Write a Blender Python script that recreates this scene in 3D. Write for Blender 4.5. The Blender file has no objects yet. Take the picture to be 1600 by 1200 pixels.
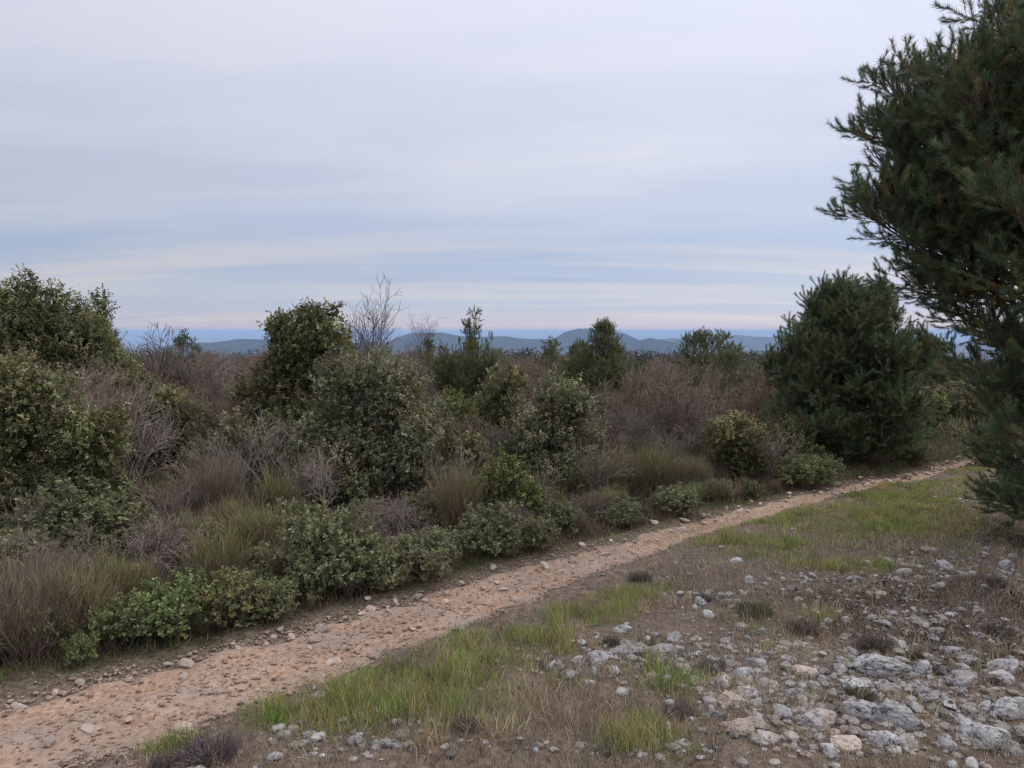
import bpy, math, random
import numpy as np
from mathutils import Vector

S = bpy.context.scene
COL = S.collection
random.seed(5)
RNG = np.random.default_rng(11)

# ------------------------------------------------------------------ camera
CAM_H, FPX = 2.2, 1209.0
PITCH = math.atan(82.0 / FPX)
cam = bpy.data.cameras.new('camera')
cam.sensor_width = 36.0
cam.lens = 36.0 * FPX / 1600.0
cam.clip_start = 0.05
cam.clip_end = 200000.0
cam_o = bpy.data.objects.new('camera', cam)
cam_o.location = (0, 0, CAM_H)
cam_o.rotation_euler = (math.pi / 2 - PITCH, 0, 0)
COL.objects.link(cam_o)
S.camera = cam_o

# ------------------------------------------------------------------ render settings, sky, sun
S.view_settings.view_transform = 'Standard'
S.view_settings.look = 'None'
S.view_settings.exposure = 0.1
S.view_settings.gamma = 1.0
S.view_settings.use_curve_mapping = False
S.render.engine = 'CYCLES'
cy = S.cycles
cy.max_bounces = 6
cy.diffuse_bounces = 3
cy.glossy_bounces = 2
cy.transmission_bounces = 4
cy.transparent_max_bounces = 4
cy.volume_bounces = 1
cy.caustics_reflective = False
cy.caustics_refractive = False
cy.use_denoising = True
cy.filter_width = 1.25

SUN_EL, SUN_AZ = math.radians(42), math.radians(75)     # azimuth clockwise from +Y (view direction): to the right
W = bpy.data.worlds.new('World')
S.world = W
W.use_nodes = True


def s2l(r, g, b):
    return tuple(((c / 255) / 12.92 if c <= 10 else ((c / 255 + .055) / 1.055) ** 2.4) for c in (r, g, b))


def build_world():
    nt = W.node_tree
    N, L = nt.nodes, nt.links
    N.clear()
    out = N.new('ShaderNodeOutputWorld')
    bg = N.new('ShaderNodeBackground')
    bg.inputs['Strength'].default_value = 0.1
    L.new(bg.outputs[0], out.inputs[0])
    sky = N.new('ShaderNodeTexSky')
    sky.sky_type = 'NISHITA'
    sky.sun_disc = False
    sky.sun_elevation = SUN_EL
    sky.sun_rotation = SUN_AZ
    tc = N.new('ShaderNodeTexCoord')
    sep = N.new('ShaderNodeSeparateXYZ')
    L.new(tc.outputs['Generated'], sep.inputs[0])

    def m(op, a, b=None, c=None, clamp=False):
        n = N.new('ShaderNodeMath')
        n.operation = op
        n.use_clamp = clamp
        for i, v in enumerate((a, b, c)):
            if v is None:
                continue
            if isinstance(v, (int, float)):
                n.inputs[i].default_value = v
            else:
                L.new(v, n.inputs[i])
        return n.outputs[0]

    x, y, z = sep.outputs
    zp = m('MAXIMUM', z, 0.0)
    den = m('ADD', zp, 0.10)
    qx = m('DIVIDE', x, den)
    qy = m('DIVIDE', y, den)

    def noise(sx, sy, off, detail, rough):
        cb = N.new('ShaderNodeCombineXYZ')
        L.new(m('MULTIPLY', qx, sx), cb.inputs[0])
        L.new(m('MULTIPLY', qy, sy), cb.inputs[1])
        cb.inputs[2].default_value = off
        n = N.new('ShaderNodeTexNoise')
        n.inputs['Scale'].default_value = 1.0
        n.inputs['Detail'].default_value = detail
        n.inputs['Roughness'].default_value = rough
        L.new(cb.outputs[0], n.inputs['Vector'])
        return n.outputs['Fac']

    def ramp(f, stops, interp='EASE'):
        r = N.new('ShaderNodeValToRGB')
        r.color_ramp.interpolation = interp
        e = r.color_ramp.elements
        e[0].position, e[0].color = stops[0][0], (*stops[0][1], 1)
        e[1].position, e[1].color = stops[1][0], (*stops[1][1], 1)
        for p, c in stops[2:]:
            k = e.new(p)
            k.color = (*c, 1)
        L.new(f, r.inputs[0])
        return r.outputs[0]

    def mix(f, a, b, mode='MIX'):
        n = N.new('ShaderNodeMix')
        n.data_type = 'RGBA'
        n.blend_type = mode
        ins = [i for i in n.inputs if i.enabled]
        for s, v in ((n.inputs[0], f), (n.inputs[6], a), (n.inputs[7], b)):
            if isinstance(v, (int, float)):
                s.default_value = v
            elif isinstance(v, tuple):
                s.default_value = (*v, 1)
            else:
                L.new(v, s)
        return n.outputs[2]

    # height of the view ray -> veil of high cloud
    base = ramp(zp, [(0.0, s2l(210, 197, 203)), (0.014, s2l(206, 198, 207)), (0.03, s2l(187, 195, 213)),
                     (0.05, s2l(190, 198, 215)), (0.09, s2l(170, 186, 213)), (0.13, s2l(182, 194, 217)),
                     (0.20, s2l(192, 200, 219)), (0.30, s2l(202, 207, 224)), (0.45, s2l(211, 215, 232)),
                     (1.0, s2l(227, 228, 238))], 'LINEAR')
    # pale cream streaks low in the sky, blue gaps between them
    st = noise(0.2, 0.95, 3.1, 6.0, 0.6)
    low = m('MULTIPLY', m('SUBTRACT', 0.20, zp), 5.0, clamp=True)
    stk = m('MULTIPLY', m('MULTIPLY', m('SUBTRACT', st, 0.49), 7.0, clamp=True), low)
    c1 = mix(m('MULTIPLY', stk, 1.0), base, s2l(216, 210, 211))
    st2 = noise(0.14, 0.9, 9.7, 4.0, 0.55)
    gap = m('MULTIPLY', m('MULTIPLY', m('SUBTRACT', st2, 0.54), 5.0, clamp=True), low)
    c2 = mix(m('MULTIPLY', gap, 0.9), c1, s2l(146, 169, 208))
    # broad soft shapes higher up
    br = noise(0.45, 1.0, 1.3, 6.0, 0.58)
    hi = m('MULTIPLY', m('SUBTRACT', zp, 0.06), 6.0, clamp=True)
    brm = m('MULTIPLY', m('MULTIPLY', m('SUBTRACT', br, 0.45), 4.5, clamp=True), hi)
    c3 = mix(m('MULTIPLY', brm, 0.6), c2, s2l(221, 221, 231))
    # brighter towards the veiled sun on the right
    az = m('MULTIPLY_ADD', x, 0.20, 1.0)
    # an overcast sky brightens steadily towards the zenith
    up = m('MULTIPLY_ADD', m('MULTIPLY', zp, zp), 0.95, 1.0)
    az = m('MULTIPLY', az, up)
    sc = N.new('ShaderNodeVectorMath')
    sc.operation = 'SCALE'
    L.new(c3, sc.inputs[0])
    L.new(m('MULTIPLY', az, 10.0), sc.inputs['Scale'])
    fin = mix(0.96, sky.outputs[0], sc.outputs[0])
    L.new(fin, bg.inputs['Color'])


build_world()
sun = bpy.data.lights.new('sun', 'SUN')
sun.energy = 1.3
sun.angle = math.radians(40)
sun.color = (1.0, 0.90, 0.77)
sun_o = bpy.data.objects.new('sun', sun)
sd = Vector((math.sin(SUN_AZ) * math.cos(SUN_EL), math.cos(SUN_AZ) * math.cos(SUN_EL), math.sin(SUN_EL)))
sun_o.rotation_euler = (-sd).to_track_quat('-Z', 'Y').to_euler()
sun_o.location = (0, 0, 30)
COL.objects.link(sun_o)

# ------------------------------------------------------------------ helpers: where things stand
CP, SP = math.cos(PITCH), math.sin(PITCH)


def ray(px, py):
    u, v = (px - 800) / FPX, (600 - py) / FPX
    return np.array([u, CP + v * SP, -SP + v * CP])


def gp(px, py):                       # point of the level z = 0 seen at this place of the photograph
    d = ray(px, py)
    t = -CAM_H / d[2]
    return np.array([d[0] * t, d[1] * t])


def wp(px, py, Y):                    # point at distance Y
    d = ray(px, py)
    t = Y / d[1]
    return np.array([d[0] * t, Y, CAM_H + d[2] * t])


def mpp(Y):                           # metres per photograph pixel at distance Y
    return Y / FPX


U_PX = [(-500, 1235), (-200, 1150), (0, 1095), (250, 1036), (500, 972), (700, 914), (875, 866), (1075, 815), (1200, 782), (1300, 761), (1390, 745), (1455, 731), (1520, 716), (1640, 706), (1800, 700)]
L_PX = [(-120, 1330), (20, 1260), (150, 1198), (330, 1138), (520, 1068), (720, 990), (890, 915), (1090, 840), (1200, 810), (1300, 778), (1400, 757), (1470, 739), (1528, 724), (1650, 712), (1800, 705)]
U_W = np.array([gp(*p) for p in U_PX])
L_W = np.array([gp(*p) for p in L_PX])


def resample(P, n):
    s = np.r_[0, np.cumsum(np.linalg.norm(np.diff(P, axis=0), axis=1))]
    t = np.linspace(0, s[-1], n)
    return np.c_[np.interp(t, s, P[:, 0]), np.interp(t, s, P[:, 1])]


U_R, L_R = resample(U_W, 400), resample(L_W, 400)
L_R = L_R + (U_R - L_R) * .10
MID = (U_R + L_R) / 2
HALF = np.linalg.norm(U_R - L_R, axis=1) / 2
TAN = np.gradient(MID, axis=0)
TAN /= np.linalg.norm(TAN, axis=1)[:, None]
NRM = np.c_[-TAN[:, 1], TAN[:, 0]]            # to the thicket side


def trail_coord(x, y):
    """signed distance from the middle of the track (thicket side positive) and its half width there"""
    P = np.stack([np.ravel(x), np.ravel(y)], 1)
    sd_, hw = np.empty(len(P)), np.empty(len(P))
    M, NN, HH = MID[::4], NRM[::4], HALF[::4]
    for i in range(0, len(P), 20000):
        Q = P[i:i + 20000]
        D = Q[:, None, :] - M[None]
        d2 = (D ** 2).sum(2)
        k = d2.argmin(1)
        r = np.sqrt(d2[np.arange(len(Q)), k])
        dd = (Q - M[k])
        sg = np.sign((dd * NN[k]).sum(1))
        sd_[i:i + 20000] = r * sg
        hw[i:i + 20000] = HH[k]
    return sd_.reshape(np.shape(x)), hw.reshape(np.shape(x))


def _hash(ix, iy, seed):
    h = (ix.astype(np.int64) * 374761393 + iy.astype(np.int64) * 668265263 + seed * 982451653) & 0xFFFFFFFF
    h = ((h ^ (h >> 13)) * 1274126177) & 0xFFFFFFFF
    h = (h ^ (h >> 16)) & 0xFFFFFFFF
    return h / 4294967295.0


def vnoise(x, y, seed=0):
    x, y = np.asarray(x, float), np.asarray(y, float)
    ix, iy = np.floor(x), np.floor(y)
    fx, fy = x - ix, y - iy
    fx, fy = fx * fx * (3 - 2 * fx), fy * fy * (3 - 2 * fy)
    a, b = _hash(ix, iy, seed), _hash(ix + 1, iy, seed)
    c, d = _hash(ix, iy + 1, seed), _hash(ix + 1, iy + 1, seed)
    return (a * (1 - fx) + b * fx) * (1 - fy) + (c * (1 - fx) + d * fx) * fy


def fbm(x, y, seed=0, octv=4):
    s, a, t = 0, 0.5, 0
    for o in range(octv):
        s = s + a * vnoise(np.asarray(x) * 2 ** o, np.asarray(y) * 2 ** o, seed + o)
        t += a
        a *= 0.5
    return s / t


def sstep(a, b, x):
    t = np.clip((x - a) / (b - a), 0, 1)
    return t * t * (3 - 2 * t)


def zg(x, y):
    """height of the ground"""
    x, y = np.asarray(x, float), np.asarray(y, float)
    r = np.hypot(x, y)
    s, hw = trail_coord(x, y)
    s = np.where(r > 60, np.maximum(s, (y * .66 - x * .755)), s)
    near = 1 - sstep(25, 60, r)
    on = 1 - sstep(0.7, 1.3, np.abs(s) / hw)
    z = (fbm(x * 1.3, y * 1.3, 3) - .5) * .13 * near * (1 - .75 * on)
    z = z + (fbm(x * 7, y * 7, 7, 3) - .5) * .045 * near * (1 - .55 * on)
    z = z - .035 * on * near
    z = z + .10 * sstep(.7, 2.2, -s) * near * (y < 30)
    drop = np.clip(s - 3.5, 0, None)
    z = z - .045 * np.minimum(drop, 40) - 0.02 * np.clip(drop - 30, 0, 300) * sstep(0, 1, drop)
    far = sstep(150, 2600, r)
    z = z * (1 - far) + far * (-162 + (fbm(x / 700, y / 700, 21) - .5) * 30)
    z = np.where(r > 60, z + (fbm(x / 60, y / 60, 22) - .5) * 6 * sstep(60, 300, r), z)
    z = z - 30 * sstep(8500, 10500, r)
    return z


def zs(x, y):
    s, hw = trail_coord(x, y)
    return zg(x, y) + .013 * (np.abs(s) < hw * 1.02)


def zg1(x, y):
    return float(zg(np.array([x]), np.array([y]))[0])


# ------------------------------------------------------------------ helpers: meshes
class MB:
    """collects faces and builds ONE mesh"""

    def __init__(self):
        self.v, self.f, self.c, self.n = [], [], [], 0

    def add(self, V, F, C=None):
        V = np.asarray(V, np.float32).reshape(-1, 3)
        F = np.asarray(F, np.int64)
        if C is None:
            C = np.ones((len(V), 3))
        C = np.broadcast_to(np.asarray(C, np.float32), (len(V), 3))
        self.v.append(V)
        self.f.append(F + self.n)
        self.c.append(C)
        self.n += len(V)

    def mesh(self, name, mat, smooth=False):
        me = bpy.data.meshes.new(name)
        V = np.concatenate(self.v)
        C = np.concatenate(self.c)
        me.vertices.add(len(V))
        me.vertices.foreach_set('co', V.ravel())
        loops = np.concatenate([f.ravel() for f in self.f])
        sizes = np.concatenate([np.full(len(f), f.shape[1]) for f in self.f])
        me.loops.add(len(loops))
        me.loops.foreach_set('vertex_index', loops.astype(np.int32))
        me.polygons.add(len(sizes))
        st = np.r_[0, np.cumsum(sizes)[:-1]].astype(np.int32)
        me.polygons.foreach_set('loop_start', st)
        me.polygons.foreach_set('use_smooth', np.full(len(sizes), smooth))
        a = me.color_attributes.new('col', 'FLOAT_COLOR', 'POINT')
        a.data.foreach_set('color', np.c_[C, np.ones(len(C))].astype(np.float32).ravel())
        me.materials.append(mat)
        me.update(calc_edges=True)
        return me

    def build(self, name, mat, parent=None, smooth=False):
        return link(name, self.mesh(name, mat, smooth), parent)


def link(name, me, parent=None):
    o = bpy.data.objects.new(name, me)
    COL.objects.link(o)
    if parent is not None:
        o.parent = parent
    return o


def thing(name, label, cat, loc, group=None, rz=0.0, sc=1.0):
    o = bpy.data.objects.new(name, None)
    o.empty_display_size = 0.1
    COL.objects.link(o)
    o.location = loc
    o.rotation_euler = (0, 0, rz)
    o.scale = (sc, sc, sc) if isinstance(sc, (int, float)) else sc
    return tag(o, label, cat, group)


def tag(o, label, cat, group=None, kind=None):
    o['label'] = label
    o['category'] = cat
    if group:
        o['group'] = group
    if kind:
        o['kind'] = kind
    return o


def copy_tree(o, parent=None):
    c = o.copy()
    COL.objects.link(c)
    c.parent = parent
    for ch in list(o.children):
        copy_tree(ch, c)
    return c


def unit(v):
    return v / np.maximum(np.linalg.norm(v, axis=-1, keepdims=True), 1e-9)


def rdir(n, rng):
    return unit(rng.normal(size=(n, 3)))


def tubes(mb, P, R, sides=3, C=None):
    """P (N,K,3) polylines, R (N,K) radii"""
    N, K, _ = P.shape
    T = unit(np.gradient(P, axis=1))
    ref = np.array([.31, .17, .93])
    alt = np.array([.93, .31, -.17])
    par = np.abs((T * ref).sum(-1, keepdims=True)) > .9
    u = unit(np.cross(T, np.where(par, alt, ref)))
    v = np.cross(T, u)
    a = np.arange(sides) * 2 * np.pi / sides
    ring = u[:, :, None] * np.cos(a)[None, None, :, None] + v[:, :, None] * np.sin(a)[None, None, :, None]
    V = P[:, :, None] + ring * R[:, :, None, None]
    ids = np.arange(N * K * sides).reshape(N, K, sides)
    nx = np.roll(ids, -1, axis=2)
    F = np.stack([ids[:, :-1], nx[:, :-1], nx[:, 1:], ids[:, 1:]], -1).reshape(-1, 4)
    if C is not None:
        C = np.broadcast_to(np.asarray(C, float).reshape((N, 1, 1, 3) if np.ndim(C) == 2 else ((N, K, 1, 3) if np.ndim(C) == 3 else (1, 1, 1, 3))), (N, K, sides, 3)).reshape(-1, 3)
    mb.add(V.reshape(-1, 3), F, C)


def ribbons(mb, P, Wd, C, rng, side=None):
    """thin blades: P (N,K,3), Wd (N,K) full widths; the last point is a tip"""
    N, K, _ = P.shape
    T = unit(P[:, -1] - P[:, 0])
    if side is None:
        side = unit(np.cross(T, rdir(N, rng)))
    L_ = P[:, :-1] - side[:, None] * Wd[:, :-1, None] / 2
    R_ = P[:, :-1] + side[:, None] * Wd[:, :-1, None] / 2
    V = np.concatenate([L_, R_, P[:, -1:]], 1)          # K-1, K-1, 1
    n = 2 * (K - 1) + 1
    base = np.arange(N)[:, None] * n
    C = np.asarray(C, float)
    if C.ndim == 2:
        CC = np.repeat(C[:, None], n, 1)
    else:
        CC = np.concatenate([C[:, :-1], C[:, :-1], C[:, -1:]], 1)
    q = [np.stack([base[:, 0] + i, base[:, 0] + K - 1 + i, base[:, 0] + K + i, base[:, 0] + i + 1], 1) for i in range(K - 2)]
    t = np.stack([base[:, 0] + K - 2, base[:, 0] + 2 * K - 3, base[:, 0] + 2 * K - 2], 1)
    n0 = mb.n
    mb.add(V.reshape(-1, 3), t, CC.reshape(-1, 3))
    if q:
        mb.f.append(np.concatenate(q) + n0)


def leaves(mb, p, d, nrm, L_, W_, C):
    """folded lozenge leaves"""
    n = len(p)
    d = unit(d)
    s = unit(np.cross(d, nrm))
    up = np.cross(s, d)
    L_ = np.broadcast_to(L_, (n,))[:, None]
    W_ = np.broadcast_to(W_, (n,))[:, None]
    mid = p + d * L_ * .5 + up * W_ * .18
    V = np.stack([p, mid - s * W_ / 2, p + d * L_, mid + s * W_ / 2], 1)
    F = np.arange(n * 4).reshape(n, 4)
    mb.add(V.reshape(-1, 3), F, np.repeat(C, 4, 0))


def grow(P, R, n, t0, t1, ang, ln, up, K, wig, rng, rfac=.6, taper=.6, rtip=.25):
    """side shoots on polylines"""
    N, Kp, _ = P.shape
    idx = np.repeat(np.arange(N), n)
    t = rng.uniform(t0, t1, N * n)
    f = t * (Kp - 1)
    i = np.clip(f.astype(int), 0, Kp - 2)
    f = (f - i)[:, None]
    st = P[idx, i] * (1 - f) + P[idx, i + 1] * f
    r0 = (R[idx, i] * (1 - f[:, 0]) + R[idx, i + 1] * f[:, 0]) * rfac
    tan = unit(P[idx, i + 1] - P[idx, i])
    perp = unit(np.cross(tan, rdir(N * n, rng)))
    a = (ang * rng.uniform(.7, 1.3, N * n))[:, None]
    d = unit(tan * np.cos(a) + perp * np.sin(a))
    le = ln * rng.uniform(.6, 1.25, N * n) * (1 - taper * (t - t0) / max(t1 - t0, 1e-6))
    pts = [st]
    for k in range(K - 1):
        d = unit(d + np.array([0, 0, up]) + wig * rng.normal(size=d.shape))
        pts.append(pts[-1] + d * (le / (K - 1))[:, None])
    rr = r0[:, None] * np.linspace(1, rtip, K)[None]
    return np.stack(pts, 1), rr


def stalks(n, K, base_r, length, spread, up, wig, rad, rng):
    """stems that leave the ground together"""
    az = rng.uniform(0, 2 * np.pi, n)
    sp = spread * np.sqrt(rng.uniform(0, 1, n))
    d = np.stack([np.cos(az) * np.sin(sp), np.sin(az) * np.sin(sp), np.cos(sp)], 1)
    rr = base_r * np.sqrt(rng.uniform(0, 1, n))
    a2 = az + rng.normal(0, .6, n)
    p = np.stack([np.cos(a2) * rr, np.sin(a2) * rr, np.full(n, -.04)], 1)
    le = length * rng.uniform(.65, 1.1, n)
    pts = [p]
    for k in range(K - 1):
        d = unit(d + np.array([0, 0, up]) + wig * rng.normal(size=d.shape))
        pts.append(pts[-1] + d * (le / (K - 1))[:, None])
    R = rad * rng.uniform(.6, 1.1, n)[:, None] * np.linspace(1, .4, K)[None]
    return np.stack(pts, 1), R


def jitter(base, n, rng, v=.22, hue=.08):
    c = np.asarray(base, float)[None] * (1 + rng.normal(0, v, (n, 1))) * (1 + rng.normal(0, hue, (n, 3)))
    return np.clip(c, .004, .9)


# ------------------------------------------------------------------ materials
def new_mat(name):
    m = bpy.data.materials.new(name)
    m.use_nodes = True
    nt = m.node_tree
    nt.nodes.clear()
    return m, nt.nodes, nt.links


def leaf_mat(name, rough=.55, spec=.25, transl=.25, tint=(1, 1, 1)):
    m, N, L = new_mat(name)
    out = N.new('ShaderNodeOutputMaterial')
    at = N.new('ShaderNodeAttribute')
    at.attribute_name = 'col'
    p = N.new('ShaderNodeBsdfPrincipled')
    p.inputs['Roughness'].default_value = rough
    p.inputs['Specular IOR Level'].default_value = spec
    L.new(at.outputs['Color'], p.inputs['Base Color'])
    if transl > 0:
        tr = N.new('ShaderNodeBsdfTranslucent')
        L.new(at.outputs['Color'], tr.inputs['Color'])
        mx = N.new('ShaderNodeMixShader')
        mx.inputs[0].default_value = transl
        L.new(p.outputs[0], mx.inputs[1])
        L.new(tr.outputs[0], mx.inputs[2])
        L.new(mx.outputs[0], out.inputs[0])
    else:
        L.new(p.outputs[0], out.inputs[0])
    return m


def noise_node(N, L, vec, scale, detail=4, rough=.6):
    n = N.new('ShaderNodeTexNoise')
    n.inputs['Scale'].default_value = scale
    n.inputs['Detail'].default_value = detail
    n.inputs['Roughness'].default_value = rough
    if vec is not None:
        L.new(vec, n.inputs['Vector'])
    return n.outputs['Fac']


def ramp_node(N, L, f, stops):
    r = N.new('ShaderNodeValToRGB')
    e = r.color_ramp.elements
    e[0].position, e[0].color = stops[0][0], (*stops[0][1], 1)
    e[1].position, e[1].color = stops[1][0], (*stops[1][1], 1)
    for p, c in stops[2:]:
        e.new(p).color = (*c, 1)
    L.new(f, r.inputs[0])
    return r.outputs[0]


def mix_node(N, L, f, a, b, mode='MIX'):
    n = N.new('ShaderNodeMix')
    n.data_type = 'RGBA'
    n.blend_type = mode
    for s, v in ((n.inputs[0], f), (n.inputs[6], a), (n.inputs[7], b)):
        if isinstance(v, (int, float)):
            s.default_value = v
        elif isinstance(v, tuple):
            s.default_value = (*v, 1)
        else:
            L.new(v, s)
    return n.outputs[2]


def bark_mat(name, c0, c1, scale=30):
    m, N, L = new_mat(name)
    out = N.new('ShaderNodeOutputMaterial')
    tc = N.new('ShaderNodeTexCoord')
    f = noise_node(N, L, tc.outputs['Object'], scale)
    c = ramp_node(N, L, f, [(.3, c0), (.7, c1)])
    at = N.new('ShaderNodeAttribute')
    at.attribute_name = 'col'
    c = mix_node(N, L, 1.0, c, at.outputs['Color'], 'MULTIPLY')
    p = N.new('ShaderNodeBsdfPrincipled')
    p.inputs['Roughness'].default_value = .9
    p.inputs['Specular IOR Level'].default_value = .15
    L.new(c, p.inputs['Base Color'])
    b = N.new('ShaderNodeBump')
    b.inputs['Strength'].default_value = .6
    b.inputs['Distance'].default_value = .01
    L.new(f, b.inputs['Height'])
    L.new(b.outputs[0], p.inputs['Normal'])
    L.new(p.outputs[0], out.inputs[0])
    return m


def rock_mat(name, pale, mid, dark, warm, dens=.5):
    m, N, L = new_mat(name)
    out = N.new('ShaderNodeOutputMaterial')
    g = N.new('ShaderNodeNewGeometry')
    oi = N.new('ShaderNodeObjectInfo')
    at = N.new('ShaderNodeAttribute')
    at.attribute_name = 'col'
    big = noise_node(N, L, g.outputs['Position'], 7, 5, .65)
    fine = noise_node(N, L, g.outputs['Position'], 60, 5, .7)
    spots = noise_node(N, L, g.outputs['Position'], 22, 4, .7)
    c = ramp_node(N, L, big, [(.32, mid), (.6, pale)])
    c = mix_node(N, L, ramp_node(N, L, spots, [(.50, (0, 0, 0)), (.63, (dens, dens, dens))]), c, dark)
    c = mix_node(N, L, ramp_node(N, L, noise_node(N, L, g.outputs['Position'], 4, 3), [(.52, (0, 0, 0)), (.68, (.7, .7, .7))]), c, warm)
    c = mix_node(N, L, .6, c, ramp_node(N, L, fine, [(.3, (.55, .55, .55)), (.7, (1.25, 1.25, 1.25))]), 'MULTIPLY')
    c = mix_node(N, L, 1.0, c, at.outputs['Color'], 'MULTIPLY')
    v = N.new('ShaderNodeMapRange')
    v.inputs['To Min'].default_value = .72
    v.inputs['To Max'].default_value = 1.15
    L.new(oi.outputs['Random'], v.inputs['Value'])
    c = mix_node(N, L, 1.0, c, v.outputs[0], 'MULTIPLY')
    p = N.new('ShaderNodeBsdfPrincipled')
    p.inputs['Roughness'].default_value = .92
    p.inputs['Specular IOR Level'].default_value = .2
    L.new(c, p.inputs['Base Color'])
    b = N.new('ShaderNodeBump')
    b.inputs['Strength'].default_value = .8
    b.inputs['Distance'].default_value = .012
    L.new(mix_node(N, L, .5, big, fine), b.inputs['Height'])
    L.new(b.outputs[0], p.inputs['Normal'])
    L.new(p.outputs[0], out.inputs[0])
    return m


def ground_mat():
    """col: R bare pale rubble, G green, B dark litter"""
    m, N, L = new_mat('earth')
    out = N.new('ShaderNodeOutputMaterial')
    g = N.new('ShaderNodeNewGeometry')
    at = N.new('ShaderNodeAttribute')
    at.attribute_name = 'col'
    sp = N.new('ShaderNodeSeparateColor')
    L.new(at.outputs['Color'], sp.inputs[0])
    pos = g.outputs['Position']
    n1 = noise_node(N, L, pos, 2.2, 5, .65)
    n2 = noise_node(N, L, pos, 16, 5, .7)
    n3 = noise_node(N, L, pos, 75, 4, .7)
    c = ramp_node(N, L, n2, [(.30, (.07, .05, .036)), (.48, (.16, .118, .086)), (.62, (.25, .192, .145)), (.75, (.36, .295, .235))])
    c = mix_node(N, L, ramp_node(N, L, n1, [(.42, (0, 0, 0)), (.62, (.7, .7, .7))]), c, (.215, .17, .135))
    c = mix_node(N, L, sp.outputs[0], c, ramp_node(N, L, n2, [(.35, (.11, .08, .058)), (.5, (.20, .155, .12)), (.66, (.32, .265, .215))]))
    gm = N.new('ShaderNodeMath')
    gm.operation = 'MULTIPLY'
    L.new(sp.outputs[1], gm.inputs[0])
    L.new(ramp_node(N, L, n2, [(.35, (.25, .25, .25)), (.6, (1, 1, 1))]), gm.inputs[1])
    c = mix_node(N, L, gm.outputs[0], c, ramp_node(N, L, n3, [(.3, (.075, .09, .03)), (.7, (.16, .17, .06))]))
    c = mix_node(N, L, sp.outputs[2], c, ramp_node(N, L, n3, [(.3, (.032, .024, .018)), (.7, (.10, .075, .055))]))
    c = mix_node(N, L, .55, c, ramp_node(N, L, n3, [(.28, (.5, .5, .5)), (.72, (1.35, 1.35, 1.35))]), 'MULTIPLY')
    p = N.new('ShaderNodeBsdfPrincipled')
    p.inputs['Roughness'].default_value = 1
    p.inputs['Specular IOR Level'].default_value = .1
    L.new(c, p.inputs['Base Color'])
    b = N.new('ShaderNodeBump')
    b.inputs['Strength'].default_value = 1
    b.inputs['Distance'].default_value = .02
    L.new(mix_node(N, L, .5, n2, n3), b.inputs['Height'])
    L.new(b.outputs[0], p.inputs['Normal'])
    L.new(p.outputs[0], out.inputs[0])
    return m


def trail_mat():
    m, N, L = new_mat('red_dirt')
    out = N.new('ShaderNodeOutputMaterial')
    g = N.new('ShaderNodeNewGeometry')
    pos = g.outputs['Position']
    at = N.new('ShaderNodeAttribute')
    at.attribute_name = 'col'
    n1 = noise_node(N, L, pos, 1.6, 4)
    n2 = noise_node(N, L, pos, 20, 5, .7)
    n3 = noise_node(N, L, pos, 90, 4, .7)
    c = ramp_node(N, L, n2, [(.3, (.25, .155, .10)), (.5, (.42, .278, .182)), (.7, (.54, .40, .29))])
    c = mix_node(N, L, ramp_node(N, L, n1, [(.42, (0, 0, 0)), (.65, (.6, .6, .6))]), c, (.40, .315, .25))
    c = mix_node(N, L, .5, c, ramp_node(N, L, n3, [(.28, (.5, .5, .5)), (.72, (1.35, 1.35, 1.35))]), 'MULTIPLY')
    c = mix_node(N, L, 1.0, c, at.outputs['Color'], 'MULTIPLY')
    p = N.new('ShaderNodeBsdfPrincipled')
    p.inputs['Roughness'].default_value = 1
    p.inputs['Specular IOR Level'].default_value = .1
    L.new(c, p.inputs['Base Color'])
    b = N.new('ShaderNodeBump')
    b.inputs['Strength'].default_value = 1
    b.inputs['Distance'].default_value = .014
    L.new(mix_node(N, L, .5, n2, n3), b.inputs['Height'])
    L.new(b.outputs[0], p.inputs['Normal'])
    L.new(p.outputs[0], out.inputs[0])
    return m


def hill_mat():
    m, N, L = new_mat('wooded_slope')
    out = N.new('ShaderNodeOutputMaterial')
    g = N.new('ShaderNodeNewGeometry')
    f = noise_node(N, L, g.outputs['Position'], .006, 6, .65)
    c = ramp_node(N, L, f, [(.35, (.012, .018, .014)), (.62, (.03, .036, .026)), (.76, (.10, .095, .08))])
    p = N.new('ShaderNodeBsdfDiffuse')
    L.new(c, p.inputs['Color'])
    L.new(p.outputs[0], out.inputs[0])
    return m


def sea_mat():
    m, N, L = new_mat('sea_water')
    out = N.new('ShaderNodeOutputMaterial')
    p = N.new('ShaderNodeBsdfPrincipled')
    p.inputs['Base Color'].default_value = (.02, .05, .09, 1)
    p.inputs['Roughness'].default_value = .35
    L.new(p.outputs[0], out.inputs[0])
    return m


M_OAK = leaf_mat('oak_leaf', .55, .22, .32)
M_PINE = leaf_mat('pine_needle', .5, .3, .2)
M_SHRUB = leaf_mat('rockrose_leaf', .7, .2, .25)
M_STEM = leaf_mat('green_stem', .8, .15, 0)
M_GRASS = leaf_mat('grass_blade', .6, .2, .3)
M_TWIG = bark_mat('twig_bark', (.6, .6, .6), (1.2, 1.2, 1.2), 25)
M_BARK = bark_mat('oak_bark', (.05, .045, .04), (.13, .115, .10))
M_PBARK = bark_mat('pine_bark', (.08, .05, .038), (.20, .13, .10))
M_ROCK = rock_mat('limestone', (.49, .475, .455), (.28, .275, .27), (.075, .073, .072), (.40, .315, .24), .9)
M_TAN = rock_mat('tan_limestone', (.55, .46, .39), (.40, .31, .25), (.22, .17, .14), (.50, .36, .27), .35)
M_RED = rock_mat('red_stone', (.58, .445, .35), (.44, .31, .225), (.29, .195, .135), (.50, .345, .24), .25)
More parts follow.
